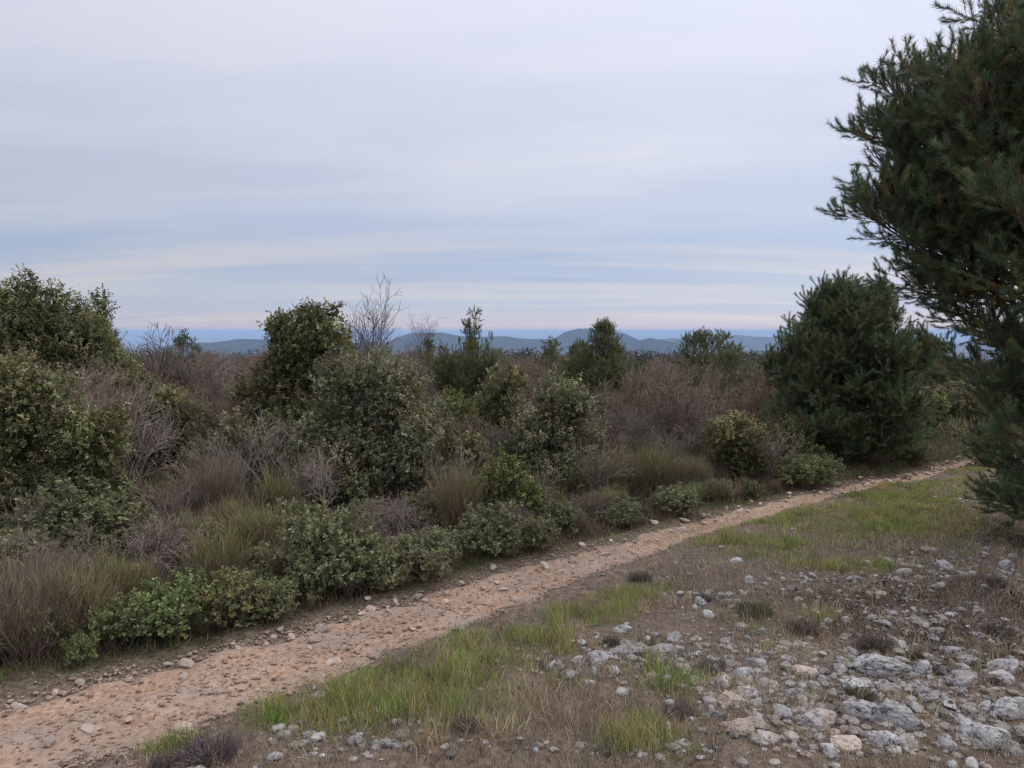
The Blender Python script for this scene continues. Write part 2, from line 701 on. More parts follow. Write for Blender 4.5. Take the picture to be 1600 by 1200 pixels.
M_EARTH, M_TRAIL, M_HILL, M_SEA = ground_mat(), trail_mat(), hill_mat(), sea_mat()

# ------------------------------------------------------------------ ground cover patches (where the photograph shows them)
def patch(px, py, rx, ry):
    c = gp(px, py)
    e = gp(px + rx, py)
    a, b = gp(px, py - ry), gp(px, py + ry)
    return c[0], c[1], abs(e[0] - c[0]), abs(a[1] - b[1]) / 2


GREEN = [patch(*p) for p in [(560, 1110, 90, 40), (690, 1070, 110, 45), (800, 1035, 80, 35), (720, 1130, 120, 30), (930, 958, 60, 16), (990, 928, 45, 12),
                             (1260, 890, 40, 10), (1330, 900, 50, 8), (1180, 870, 60, 12), (1330, 845, 110, 20), (1250, 820, 60, 10), (1400, 830, 90, 15),
                             (1450, 790, 90, 14), (1380, 775, 60, 8), (1500, 760, 60, 10), (1030, 1085, 40, 30), (840, 1000, 40, 12), (470, 1120, 60, 15), (260, 1168, 40, 12),
                             (1165, 990, 30, 15), (1280, 990, 40, 12), (1000, 1190, 60, 20), (1500, 735, 40, 6), (1300, 808, 130, 14), (1430, 800, 110, 14), (1200, 850, 90, 12), (1480, 770, 70, 10)]]
DRY = [patch(*p) for p in [(880, 1120, 160, 60), (700, 1170, 200, 40), (950, 1170, 120, 40), (640, 1010, 80, 25), (1100, 930, 120, 30), (1050, 890, 90, 18), (800, 960, 70, 20),
                           (1200, 950, 100, 20), (1350, 870, 150, 20), (1500, 880, 100, 25), (1560, 920, 60, 40), (350, 1180, 120, 25), (1250, 1010, 90, 20), (1180, 845, 80, 12), (1470, 820, 90, 15)]]
RUBBLE = [patch(*p) for p in [(1380, 1100, 150, 70), (1250, 1140, 110, 50), (1500, 1120, 110, 80), (980, 1050, 110, 25), (1080, 1065, 60, 30), (1250, 1050, 90, 28), (1180, 1120, 60, 50),
                              (1480, 905, 70, 18), (1340, 940, 70, 20), (1400, 980, 80, 20), (1230, 920, 60, 10), (1120, 950, 50, 14), (470, 1150, 50, 30), (1520, 790, 50, 12), (1500, 1000, 80, 30), (600, 1190, 60, 15), (950, 1205, 160, 14)]]
LITTER = [patch(*p) for p in [(1400, 950, 130, 28), (1560, 960, 90, 60), (1480, 1010, 110, 30), (1330, 1000, 70, 18), (1590, 850, 70, 40), (1300, 960, 70, 15), (1560, 1060, 80, 40)]]


def cover(x, y, blobs):
    w = np.zeros_like(np.asarray(x, float))
    for cx, cy_, rx, ry in blobs:
        w = np.maximum(w, np.exp(-(((x - cx) / rx) ** 2 + ((y - cy_) / ry) ** 2) * 1.1))
    return w


# ------------------------------------------------------------------ setting: ground, track, sea, hills
def build_ground():
    fr = np.arange(-56, 56.01, .34)
    bk = np.arange(61, 300, 6.0)
    az = np.radians(np.r_[fr, bk])
    r = [0.9]
    while r[-1] < 30:
        r.append(r[-1] * 1.0145)
    while r[-1] < 14000:
        r.append(r[-1] * 1.055)
    r = np.array(r)
    A, Rr = np.meshgrid(az, r)
    X, Y = np.sin(A) * Rr, np.cos(A) * Rr
    Z = zg(X, Y)
    nr, na = X.shape
    ids = np.arange(nr * na).reshape(nr, na)
    nx = np.roll(ids, -1, 1)
    F = np.stack([ids[:-1], nx[:-1], nx[1:], ids[1:]], -1).reshape(-1, 4)[:, ::-1]
    s, hw = trail_coord(X, Y)
    jit = (fbm(X * 4, Y * 4, 31) - .5)
    gr = np.clip(cover(X, Y, GREEN) * 1.1 + jit * .9 - .15, 0, 1) * (Rr < 40)
    verge = np.exp(-((s - hw - .12) / .14) ** 2) * sstep(.45, .6, fbm(X * .8, Y * .8, 40)) * .4
    gr = np.maximum(gr, verge)
    rb = np.clip(cover(X, Y, RUBBLE) + jit * 1.2 - .25, 0, 1)
    edge = np.exp(-((np.abs(s) - hw) / .13) ** 2) * .7
    rb = np.maximum(rb, np.clip(edge + jit, 0, 1)) * (Rr < 40)
    lt = np.clip(cover(X, Y, LITTER) * .8 + jit * .9 - .25, 0, 1)
    lt = np.maximum(lt, sstep(.04, .30, s - hw) * .92)
    C = np.stack([rb, gr, lt], -1).reshape(-1, 3)
    mb = MB()
    mb.add(np.stack([X, Y, Z], -1).reshape(-1, 3), F, C)
    cap = np.arange(na)[::-1]
    mb.f.append(np.stack([np.full(na - 2, cap[0]), cap[1:-1], cap[2:]], 1)[:, ::-1])
    o = mb.build('ground', M_EARTH, smooth=True)
    tag(o, 'brown stony earth of the hillside falling away to the plain', 'ground', kind='structure')


def build_trail():
    n, k = 520, 34
    U, Lw = resample(U_R, n), resample(L_R, n)
    t = np.linspace(-.08, 1.08, k)
    P = U[:, None] * (1 - t)[None, :, None] + Lw[:, None] * t[None, :, None]
    X, Y = P[..., 0], P[..., 1]
    e = np.minimum(t + .08, 1.08 - t)[None] / .10
    e = np.repeat(e, n, 0)
    rag = (fbm(X * 3.5, Y * 3.5, 51) - .5) * .11 + (fbm(X * 11, Y * 11, 52) - .5) * .05
    Z = zg(X, Y) + np.clip(e * .03 - .035, -.05, .013) + rag * np.clip(2.6 - e, 0.12, 1) * .8
    ids = np.arange(n * k).reshape(n, k)
    F = np.stack([ids[:-1, :-1], ids[1:, :-1], ids[1:, 1:], ids[:-1, 1:]], -1).reshape(-1, 4)[:, ::-1]
    # two worn wheel lines of fine reddish soil, a paler stony strip between them
    tt = np.repeat(t[None], n, 0) + (fbm(X * .7, Y * .7, 55) - .5) * .25
    rut = np.exp(-((tt - .26) / .13) ** 2) + np.exp(-((tt - .72) / .13) ** 2)
    wet = fbm(X * 2.2, Y * 2.2, 56, 4)
    Cc = np.stack([.88 + .02 * rut, .925 - .03 * rut, 1.02 - .09 * rut], -1) * (.82 + .36 * wet + .10 * rut)[..., None]
    Z = Z - .010 * rut
    mb = MB()
    mb.add(np.stack([X, Y, Z], -1).reshape(-1, 3), F, Cc.reshape(-1, 3))
    o = mb.build('dirt_track', M_TRAIL, smooth=True)
    tag(o, 'reddish stony dirt track running along the thicket', 'track', kind='structure')


def build_sea():
    r = np.array([9000, 15000, 25000, 45000, 80000.])
    az = np.radians(np.linspace(-60, 60, 41))
    A, R_ = np.meshgrid(az, r)
    V = np.stack([np.sin(A) * R_, np.cos(A) * R_, np.full_like(A, -165)], -1)
    ids = np.arange(A.size).reshape(A.shape)
    F = np.stack([ids[:-1, :-1], ids[:-1, 1:], ids[1:, 1:], ids[1:, :-1]], -1).reshape(-1, 4)[:, ::-1]
    mb = MB()
    mb.add(V.reshape(-1, 3), F)
    tag(mb.build('sea', M_SEA), 'blue strip of sea along the horizon', 'sea', kind='structure')


def build_hill(label, prof, D, depth, seed):
    px = np.linspace(prof[0][0], prof[-1][0], 160)
    py = np.interp(px, [p[0] for p in prof], [p[1] for p in prof])
    py = py + (fbm(px / 26, px * 0, seed) - .5) * 4.5
    tt = np.linspace(-1, 1, 29)
    X, Y, Z = [], [], []
    for a, b in zip(px, py):
        top = wp(a, b, D)
        X.append(top[0] * (1 + tt * depth / D))
        Y.append(D + tt * depth)
        sh = 1 - np.abs(tt) ** 1.3
        Z.append(-170 + (top[2] + 170) * sh)
    X, Y, Z = map(np.array, (X, Y, Z))
    rid = np.abs(fbm(X / 420, Y / 420, seed + 5, 5) - .5) * 2
    fr = (1 - np.abs(tt))[None]
    Z = Z - rid * 95 * np.minimum(np.abs(tt)[None] * 2.5, 1) * fr ** .5
    ids = np.arange(X.size).reshape(X.shape)
    F = np.stack([ids[:-1, :-1], ids[1:, :-1], ids[1:, 1:], ids[:-1, 1:]], -1).reshape(-1, 4)
    mb = MB()
    mb.add(np.stack([X, Y, Z], -1).reshape(-1, 3), F)
    tag(mb.build('hill', M_HILL, smooth=True), label, 'hill', kind='structure')


build_ground()
build_trail()
build_sea()
build_hill('long blue wooded ridge seen left of the tall oak', [(120, 556), (230, 545), (290, 535), (330, 536), (375, 530), (430, 531), (500, 536), (580, 534), (660, 545)], 4700, 800, 61)
build_hill('blue hill with twin rounded summits on the horizon', [(520, 552), (600, 536), (640, 521), (690, 519), (730, 527), (790, 525), (830, 530), (865, 528), (884, 519), (905, 514), (940, 514), (975, 521), (1000, 533), (1060, 548)], 5400, 900, 62)
build_hill('low blue ridge in front of the farthest hills', [(900, 552), (960, 536), (1020, 529), (1050, 534), (1100, 543), (1200, 549), (1300, 556)], 4600, 700, 63)
build_hill('faint pale blue ridge farthest on the right', [(980, 534), (1060, 528), (1110, 527), (1150, 524), (1200, 528), (1300, 530), (1420, 536), (1600, 540)], 8200, 900, 64)


# ------------------------------------------------------------------ stones
def ico(sub):
    import bmesh
    bm = bmesh.new()
    bmesh.ops.create_icosphere(bm, subdivisions=sub, radius=1)
    V = np.array([v.co[:] for v in bm.verts])
    F = np.array([[v.index for v in f.verts] for f in bm.faces])
    bm.free()
    return V, F


ICO = {s: ico(s) for s in (1, 2, 3, 4)}


def sines(P, rng, n=7, f=2.2):
    k = rng.normal(size=(n, 3)) * f
    ph = rng.uniform(0, 6.28, n)
    return np.sin(P @ k.T + ph).mean(1) * 2.2


def stone_shape(sub, rng, flat=.6, rough=.12, cuts=9):
    V, F = ICO[sub]
    V = V.copy()
    for _ in range(cuts):                       # knock flat facets off the ball
        n = unit(rng.normal(size=3) * np.array([1, 1, .8]))
        d = rng.uniform(.55, .9)
        h = V @ n - d
        V -= np.outer(np.clip(h, 0, None), n) * .96
    V *= (1 + rough * sines(V, rng, 7, 2.6) * .35 + rough * .5 * sines(V, rng, 9, 7.) * .3)[:, None]
    if sub >= 3:
        r = sines(V, rng, 10, 11.)
        V *= (1 - .09 * np.clip(np.abs(r) < .12, 0, 1) * rough * 5)[:, None]
        V *= (1 + .03 * sines(V, rng, 12, 17.))[:, None]
    V *= np.array([1, rng.uniform(.65, .95), flat * rng.uniform(.8, 1.15)])
    return V, F


def rock(px, py, wpx, hpx, label, mat, seed, sub=4, name='limestone_rock', rz=None, cat='rock', sink=.40):
    rng = np.random.default_rng(seed)
    c = gp(px, py + hpx * .35)
    Y = c[1]
    wd = wpx * mpp(Y) / 2 * 1.22
    ht = hpx * mpp(Y) * 1.25
    V, F = stone_shape(sub, rng, 1, .2, 11)
    V = V / np.abs(V).max(0)
    V = V * np.array([wd, wd * rng.uniform(.6, .8), max(ht * .52, wd * .27)])
    mb = MB()
    mb.add(V, F)
    o = mb.build(name, mat, smooth=False)
    o.location = (c[0], c[1] + wd * .4, zg1(c[0], c[1]) + max(ht * .52, wd * .27) * (1 - 2 * sink))
    o.rotation_euler = (rng.normal(0, .08), rng.normal(0, .08), rng.normal(0, .25) if rz is None else rz)
    return tag(o, label, cat)


ROCKS = [
    (1380, 1062, 95, 36, 'long flat grey slab, widest rock of the stony slope', M_ROCK),
    (1342, 1130, 60, 44, 'rounded grey boulder touching the left side of the pale boulder', M_ROCK),
    (1407, 1143, 74, 44, 'pale boulder with a tan right half in the rocks', M_ROCK),
    (1280, 1155, 62, 34, 'pitted grey rock left of the rounded grey boulder', M_ROCK),
    (1330, 1190, 52, 30, 'tan warm coloured rock at the bottom edge below the boulders', M_TAN),
    (1380, 1180, 52, 22, 'dark flat rock under the pale boulder', M_ROCK),
    (1422, 1184, 42, 30, 'grey wedge rock below the pale boulder, right of the dark flat one', M_ROCK),
    (1510, 1093, 42, 26, 'squat grey rock with a level top halfway up the right edge', M_ROCK),
    (1566, 1090, 40, 26, 'rough grey rock by the right edge above the tall grey block', M_ROCK),
    (1580, 1132, 46, 40, 'tall grey block at the right edge', M_ROCK),
    (1546, 1178, 74, 42, 'big cracked grey rock in the bottom right corner', M_ROCK),
    (1446, 1067, 32, 28, 'upright grey stone at the right end of the long slab', M_ROCK),
    (1450, 1108, 36, 26, 'grey rock between the long slab and the pale boulder', M_ROCK),
    (1345, 1092, 50, 20, 'low mottled rock below the left end of the long slab', M_ROCK),
    (1390, 1096, 36, 18, 'small mottled rock below the middle of the long slab', M_ROCK),
    (1492, 1044, 32, 16, 'low grey rock upslope of the squat level topped rock', M_ROCK),
    (1518, 1059, 32, 13, 'thin pale rock lying in dark litter by the right edge', M_ROCK),
    (1185, 1165, 42, 17, 'flat pale stone at the left end of the boulder field', M_ROCK),
    (1157, 1181, 44, 26, 'tan stone below the flat pale stone beside the grass', M_TAN),
    (1147, 1128, 52, 22, 'orange brown rock at the left end of the boulder field', M_TAN),
    (1200, 1190, 34, 24, 'grey stone at the bottom edge beside the tan stone', M_ROCK),
    (1120, 1150, 30, 20, 'grey stone where the dry grass meets the boulder field', M_ROCK),
    (940, 1052, 50, 20, 'left block of the pale broken ledge in the grass', M_ROCK),
    (985, 1046, 60, 20, 'middle block of the pale broken ledge in the grass', M_ROCK),
    (1035, 1040, 50, 18, 'right block of the pale broken ledge in the grass', M_ROCK),
    (1066, 1071, 26, 14, 'pale stone just right of the broken ledge', M_TAN),
    (1183, 1040, 15, 18, 'small upright pale stone on the bare ground above the boulder field', M_TAN),
    (975, 995, 26, 12, 'dark grey stone above the broken ledge', M_ROCK),
    (607, 1192, 30, 16, 'grey stone at the bottom edge left of centre', M_ROCK),
    (457, 1146, 18, 9, 'pinkish stone at the lower border of the track by the tufts', M_TAN),
    (724, 1067, 26, 9, 'pale flat stone half hidden in the green grass', M_ROCK),
    (522, 1027, 25, 13, 'rounded grey stone bedded in the middle of the track', M_TAN),
    (285, 1134, 38, 15, 'wide pale slab bedded in the near edge of the track', M_TAN),
    (341, 1073, 19, 12, 'smooth grey stone in the track near the leafy green shrubs', M_TAN),
    (25, 1097, 24, 12, 'rounded pale stone on the verge at the left edge', M_TAN),
    (200, 1052, 17, 11, 'largest tan stone of the line along the thicket', M_TAN),
    (502, 976, 26, 15, 'pale block on the verge under the grey green shrub', M_TAN),
    (1152, 883, 20, 9, 'lone pale rock on the bare ground above the green patch', M_ROCK),
    (1400, 920, 13, 6, 'small white stone in front of the dark litter', M_ROCK),
    (650, 927, 20, 10, 'white stone pile on the verge midway along the thicket', M_TAN),
    (140, 1133, 38, 12, 'flat buried stone showing in the track at lower left', M_TAN),
    (1255, 1070, 44, 14, 'low pale stone left of the long slab', M_TAN),
    (1330, 1040, 24, 18, 'grey stone behind the left end of the long slab', M_ROCK),
    (1245, 1110, 40, 18, 'weathered grey stone left of the mottled rocks', M_ROCK),
    (1385, 997, 34, 12, 'pale slab in the litter above the little grey bush', M_ROCK),
    (1465, 1000, 24, 10, 'flat white stone in the dark litter under the pine', M_ROCK),
]
for i, (px, py, w_, h_, lab, mt) in enumerate(ROCKS):
    rock(px, py, w_, h_, lab, mt, 100 + i)

STONE_MESH = {}
for mname, mm in (('grey', M_ROCK), ('tan', M_TAN)):
    ls = []
    for i in range(12):
        mb = MB()
        rng = np.random.default_rng(300 + i)
        V, F = stone_shape(2, rng, .55, .25, 10)
        mb.add(V, F)
        ls.append(mb.mesh('stone', mm))
    STONE_MESH[mname] = ls
BLOCKED = [(*gp(p[0], p[1] + p[3] * .4), p[2] * mpp(gp(p[0], p[1])[1]) * .5) for p in ROCKS]


def free_spot(x, y, r):
    for bx, by, br in BLOCKED:
        if (x - bx) ** 2 + (y - by) ** 2 < (r + br * .8) ** 2:
            return False
    return True


def strew(n, sampler, size, mats, name, label, cat, group, rng, sink=.36):
    k = 0
    tries = 0
    while k < n and tries < n * 30:
        tries += 1
        x, y = sampler(rng)
        s = size(rng)
        if not free_spot(x, y, s):
            continue
        BLOCKED.append((x, y, s))
        o = link(name, rng.choice(np.array(STONE_MESH[mats], object)))
        o.location = (x, y, float(zs(np.array([x]), np.array([y]))[0]) + s * .5 * (1 - 2 * sink))
        o.scale = (s, s * rng.uniform(.7, 1.2), s * rng.uniform(.7, 1.1))
        o.rotation_euler = (rng.normal(0, .25), rng.normal(0, .25), rng.uniform(0, 6.28))
        lb, gr = (label, group) if not callable(label) else label(x, y)
        tag(o, lb, cat, gr)
        k += 1


def from_patches(P, shrink=.75):
    w = np.array([p[2] * p[3] for p in P]) ** .7
    w /= w.sum()

    def f(rng):
        p = P[rng.choice(len(P), p=w)]
        while True:
            x, y = p[0] + rng.normal() * p[2] * shrink, p[1] + rng.normal() * p[3] * shrink
            s, hw = trail_coord(np.array([x]), np.array([y]))
            if s[0] < -hw[0] - .05 and y > 3.2:
                return x, y
    return f


def along(lo, hi, side, jit):
    def f(rng):
        i = int(rng.uniform(lo, hi) * 399)
        base = U_R[i] if side > 0 else L_R[i]
        if side == 0:
            a = rng.uniform(.12, .88)
            base = U_R[i] * a + L_R[i] * (1 - a)
        return tuple(base + NRM[i] * rng.normal(0, jit) + TAN[i] * rng.normal(0, .05))
    return f


ANCH = [(gp(985, 1050), 'the broken pale ledge'), (gp(1380, 1065), 'the long flat slab'), (gp(1375, 1140), 'the two big boulders'), (gp(1175, 1170), 'the flat pale stone by the grass'),
        (gp(1570, 1110), 'the rocks of the right edge'), (gp(1250, 1060), 'the low pale stone left of the slab')]


def lab_rock(x, y):
    a_ = min(ANCH, key=lambda q: (q[0][0] - x) ** 2 + (q[0][1] - y) ** 2)[1]
    return 'small grey limestone stone lying loose around ' + a_, 'loose stones around ' + a_


def lab_line(x, y):
    a_ = 'beside the leafy green shrubs' if y < 5.9 else ('before the pale grey green shrubs' if y < 7.6 else 'beyond the yellow green shrub')
    return 'small tan stone in the line edging the track ' + a_, 'edging stones ' + a_


def lab_track(x, y):
    a_ = 'in its nearest stretch' if y < 5.5 else ('in its middle stretch' if y < 7.5 else 'in its far stretch')
    return 'small tan stone lying on the bare dirt track ' + a_, 'stones on the track ' + a_


rng = np.random.default_rng(77)
strew(140, from_patches(RUBBLE[:3] + RUBBLE[6:8] + RUBBLE[3:4]), lambda r: float(np.clip(r.lognormal(-2.95, .4), .03, .12)), 'grey', 'stone',
      lab_rock, 'stone', None, rng)
strew(40, from_patches(RUBBLE[9:]), lambda r: float(np.clip(r.lognormal(-3.2, .35), .026, .08)), 'grey', 'stone',
      'small pale stone scattered over the open ground above the boulder field', 'stone', 'stones scattered over the open ground', rng)
strew(80, along(.05, .80, 1, .10), lambda r: float(np.clip(r.lognormal(-3.2, .4), .024, .085)), 'tan', 'stone',
      lab_line, 'stone', None, rng)
strew(55, along(.04, .75, 0, .06), lambda r: float(np.clip(r.lognormal(-3.45, .35), .02, .06)), 'tan', 'stone',
      lab_track, 'stone', None, rng, .33)


def gravel(n, xs, ys, sizes, mat, name, label, cat, rng, sub=1, tint=None):
    sm = sizes < np.quantile(sizes, .62)
    mb = MB()
    V0 = np.array([[1, 0, 0], [-1, 0, 0], [0, 1, 0], [0, -1, 0], [0, 0, .75], [0, 0, -.75]], float)
    F0 = np.array([[0, 2, 4], [2, 1, 4], [1, 3, 4], [3, 0, 4], [2, 0, 5], [1, 2, 5], [3, 1, 5], [0, 3, 5]])
    k = int(sm.sum())
    A_ = rng.uniform(0, 6.28, k)
    V = V0[None] * rng.uniform(.6, 1.1, (k, 6, 1)) + rng.normal(0, .18, (k, 6, 3))
    X = V[..., 0] * np.cos(A_)[:, None] - V[..., 1] * np.sin(A_)[:, None]
    Y = V[..., 0] * np.sin(A_)[:, None] + V[..., 1] * np.cos(A_)[:, None]
    S_ = sizes[sm][:, None]
    z = zs(xs, ys)
    P = np.stack([X * S_ + xs[sm][:, None], Y * S_ + ys[sm][:, None], V[..., 2] * S_ + (z[sm] + sizes[sm] * .2)[:, None]], -1)
    mb.add(P.reshape(-1, 3), (np.arange(k)[:, None, None] * 6 + F0[None]).reshape(-1, 3), np.clip(np.repeat(jitter((1, 1, 1) if tint is None else tint, k, rng, .25, .018), 6, 0), 0, 1.8))
    xs, ys, sizes = xs[~sm], ys[~sm], sizes[~sm]
    n = len(xs)
    V0, F0 = ICO[1]
    var = [stone_shape(1, np.random.default_rng(900 + i), .6, .25, 5)[0] for i in range(10)]
    z = zs(xs, ys)
    V = np.stack(var)[rng.integers(0, 10, n)]
    a = rng.uniform(0, 6.28, n)
    ca, sa = np.cos(a), np.sin(a)
    X = V[..., 0] * ca[:, None] - V[..., 1] * sa[:, None]
    Y = V[..., 0] * sa[:, None] + V[..., 1] * ca[:, None]
    s = sizes[:, None]
    P = np.stack([X * s + xs[:, None], Y * s + ys[:, None], V[..., 2] * s + (z + sizes * .12)[:, None]], -1)
    nv = V0.shape[0]
    F = (np.arange(n)[:, None, None] * nv + F0[None]).reshape(-1, 3)
    C = np.repeat(jitter((1, 1, 1) if tint is None else tint, n, rng, .25, .018), nv, 0)
    mb.add(P.reshape(-1, 3), F, np.clip(C, 0, 1.8))
    tag(mb.build(name, mat), label, cat, kind='stuff')


# gravel ON the track, at its edges, and rubble over the slope
n = 10500
t = np.clip(rng.beta(1.05, 3.0, n) * .95 + .02, 0, .97)
a = rng.uniform(-.03, 1.03, n)
a = np.where(rng.uniform(size=n) < .55, rng.choice([.0, .0, .5, .97, 1.0], n) + rng.normal(0, .075, n), a)
ii = (t * 399).astype(int)
P_ = U_R[ii] * (1 - a)[:, None] + L_R[ii] * a[:, None] + rng.normal(0, .02, (n, 2))
gravel(n, P_[:, 0], P_[:, 1], np.clip(rng.lognormal(-5.15, .6, n), .0035, .022) * np.clip(6.2 / P_[:, 1], .6, 1.1), M_RED, 'track_gravel', 'fine tan gravel strewn over the dirt track', 'gravel', rng, tint=(1.15, 1.12, 1.10))
n = 3900
w = np.array([p[2] * p[3] for p in RUBBLE]) ** .75 * np.r_[np.ones(3), np.full(6, .7), np.full(len(RUBBLE) - 9, .45)]
w /= w.sum()
k = rng.choice(len(RUBBLE), n, p=w)
RB = np.array(RUBBLE)[k]
xs, ys = RB[:, 0] + rng.normal(size=n) * RB[:, 2] * .8, RB[:, 1] + rng.normal(size=n) * RB[:, 3] * .8
s, hw = trail_coord(xs, ys)
ok = (s < -hw) & (ys > 3)
xs, ys = xs[ok], ys[ok]
G_ = np.array([gp(a_, b_) for a_, b_ in zip(rng.uniform(100, 1600, 2000), 780 + 440 * rng.uniform(0, 1, 2000) ** .8)])
s, hw = trail_coord(G_[:, 0], G_[:, 1])
G_ = G_[(s < -hw) & (fbm(G_[:, 0] * 2, G_[:, 1] * 2, 95) > .42)]
xs, ys = np.r_[xs, G_[:, 0]], np.r_[ys, G_[:, 1]]
gravel(len(xs), xs, ys, np.clip(rng.lognormal(-4.3, .65, len(xs)), .006, .055), M_ROCK, 'stone_rubble', 'grey limestone rubble between the rocks of the slope', 'rubble', rng, tint=(.74, .70, .65))


# ------------------------------------------------------------------ grass and low cover
def blades(n, xs, ys, h, wd, cols, lean, rng, mb, K=4):
    z = zg(xs, ys)
    az = rng.uniform(0, 6.28, n)
    ln = np.abs(rng.normal(0, lean, n))
    d = np.stack([np.cos(az) * np.sin(ln), np.sin(az) * np.sin(ln), np.cos(ln)], 1)
    p = np.stack([xs, ys, z - .01], 1)
    pts = [p]
    for k_ in range(K - 1):
        pts.append(pts[-1] + d * (h / (K - 1))[:, None])
        d = unit(d + np.stack([np.cos(az), np.sin(az), np.full(n, -.35)], 1) * .22)
    P = np.stack(pts, 1)
    Wd = wd[:, None] * np.linspace(1, .35, K)[None]
    ribbons(mb, P, Wd, cols, rng)


def tufted(P, n_tuft, per, shrink, tr, rng, ymin=3.0, frag=0):
    w_ = np.array([p[2] * p[3] for p in P]) ** .8
    w_ /= w_.sum()
    B = np.array(P)[rng.choice(len(P), n_tuft, p=w_)]
    cx, cy_ = B[:, 0] + rng.normal(size=n_tuft) * B[:, 2] * shrink, B[:, 1] + rng.normal(size=n_tuft) * B[:, 3] * shrink
    i = np.repeat(np.arange(n_tuft), per)
    xs = cx[i] + rng.normal(0, tr, len(i))
    ys = cy_[i] + rng.normal(0, tr, len(i))
    s_, hw_ = trail_coord(xs, ys)
    ok_ = (s_ < -hw_ * .96) & (ys > ymin)
    if frag:
        ok_ &= (fbm(xs * 1.9, ys * 1.9, 91, 4) > frag + .06 * (ys > 6.5)) | (rng.uniform(size=len(xs)) < .12)
    return xs[ok_], ys[ok_], i[ok_]


def grass_all():
    rng = np.random.default_rng(4)
    # green grass
    mb = MB()
    xs, ys, ti = tufted(GREEN, 2500, 34, .72, .045, rng, frag=.42)
    n = len(xs)
    th = rng.uniform(.45, 1.15, 2500)[ti]
    far = np.clip(ys / 5.5, 1, 2.4)
    tc = jitter((.24, .30, .085), 2500, rng, .25, .08)
    yl = rng.uniform(size=2500) < .42
    tc[yl] = jitter((.42, .37, .155), yl.sum(), rng, .15, .06)
    cols = np.clip(tc[ti] * (1 + rng.normal(0, .2, (n, 1))), .01, .8)
    blades(n, xs, ys, .15 * th * rng.uniform(.5, 1.2, n) * np.clip(5.2 / ys, .3, 1), .0042 * far * rng.uniform(.7, 1.2, n), cols, .42, rng, mb, 3)
    tag(mb.build('green_grass', M_GRASS), 'fresh green grass in patches between track and stones', 'grass', kind='stuff')
    # dry grass
    mb = MB()
    xs, ys, ti = tufted(DRY + DRY + GREEN + RUBBLE[:9] + LITTER, 3200, 18, .75, .06, rng)
    n = len(xs)
    th = rng.uniform(.4, 1.1, 3200)[ti]
    far = np.clip(ys / 5.5, 1, 2.2)
    tc = jitter((.45, .36, .22), 3200, rng, .3, .06)
    gy = rng.uniform(size=3200) < .5
    tc[gy] = jitter((.30, .25, .20), gy.sum(), rng, .2, .05)
    cols = np.clip(tc[ti] * (1 + rng.normal(0, .25, (n, 1))), .01, .8)
    blades(n, xs, ys, .135 * th * rng.uniform(.4, 1.3, n) * np.clip(5.2 / ys, .4, 1), .0036 * far * rng.uniform(.6, 1.2, n), cols, .6, rng, mb, 3)
    tag(mb.build('dry_grass', M_GRASS), 'straw coloured and greyish dry grass over the open ground', 'grass', kind='stuff')
    # low matted growth over all open ground right of the track
    mb = MB()
    N0 = 95000
    px = rng.uniform(-50, 1650, N0)
    py = 705 + 550 * rng.uniform(0, 1, N0) ** .75
    G = np.array([gp(a_, b_) for a_, b_ in zip(px[:], py[:])])
    s_, hw_ = trail_coord(G[:, 0], G[:, 1])
    rub = cover(G[:, 0], G[:, 1], RUBBLE[:9])
    dens = fbm(G[:, 0] * 2.2, G[:, 1] * 2.2, 71)
    ok_ = (s_ < -hw_ * 1.0) & (rng.uniform(size=N0) > rub * .75) & (dens > rng.uniform(.25, .6, N0)) & (G[:, 1] < 22)
    xs, ys = G[ok_, 0], G[ok_, 1]
    n = len(xs)
    gm = np.clip(cover(xs, ys, GREEN) * 1.2 + (dens[ok_] - .5), 0, 1)[:, None]
    lt = np.clip(cover(xs, ys, LITTER), 0, 1)[:, None]
    cols = jitter((.31, .24, .18), n, rng, .4, .06) * (1 - gm) + jitter((.17, .20, .07), n, rng, .25, .08) * gm
    cols = cols * (1 - lt * .7) + jitter((.07, .05, .04), n, rng, .3, .05) * lt * .7
    far = np.clip(ys / 5, 1, 3)
    blades(n, xs, ys, rng.uniform(.02, .08, n), .004 * far * rng.uniform(.7, 1.3, n), np.clip(cols, .01, .8), 1.0, rng, mb, 3)
    tag(mb.build('matted_growth', M_GRASS), 'low matted dry growth covering the earth right of the track', 'ground cover', kind='stuff')
    # verge on the thicket side and the floor of the thicket
    mb = MB()
    n = 34000
    i = (rng.uniform(.0, .95, n) * 399).astype(int)
    off = np.abs(rng.normal(0, .5, n)) + .03
    # sparse right beside the track
    g = U_R[i] + NRM[i] * off[:, None] + TAN[i] * rng.normal(0, .05, (n, 1))
    keep = (fbm(g[:, 0] * 2.5, g[:, 1] * 2.5, 81) > rng.uniform(.3, .62, n)) | (off > .35)
    g, off = g[keep], off[keep]
    n = len(g)
    fresh = (fbm(g[:, 0] * .9, g[:, 1] * .9, 82) > .5) & (off < .4)
    cols = jitter((.22, .165, .105), n, rng, .3, .08)
    cols[fresh] = jitter((.14, .19, .06), fresh.sum(), rng, .2, .08)
    blades(n, g[:, 0], g[:, 1], rng.uniform(.03, .16, n) * np.clip(off * 1.8 + .12, .15, 1.1), .0045 * np.clip(g[:, 1] / 5, 1, 2.5), cols, .5, rng, mb, 3)
    tag(mb.build('verge_grass', M_GRASS), 'mixed dry and green grass on the verge under the thicket', 'grass', kind='stuff')
    # pine needle litter and dark debris
    mb = MB()
    n = 7000
    w_ = np.array([p[2] * p[3] for p in LITTER]) ** .7
    B = np.array(LITTER)[rng.choice(len(LITTER), n, p=w_ / w_.sum())]
    xs, ys = B[:, 0] + rng.normal(size=n) * B[:, 2] * .7, B[:, 1] + rng.normal(size=n) * B[:, 3] * .7
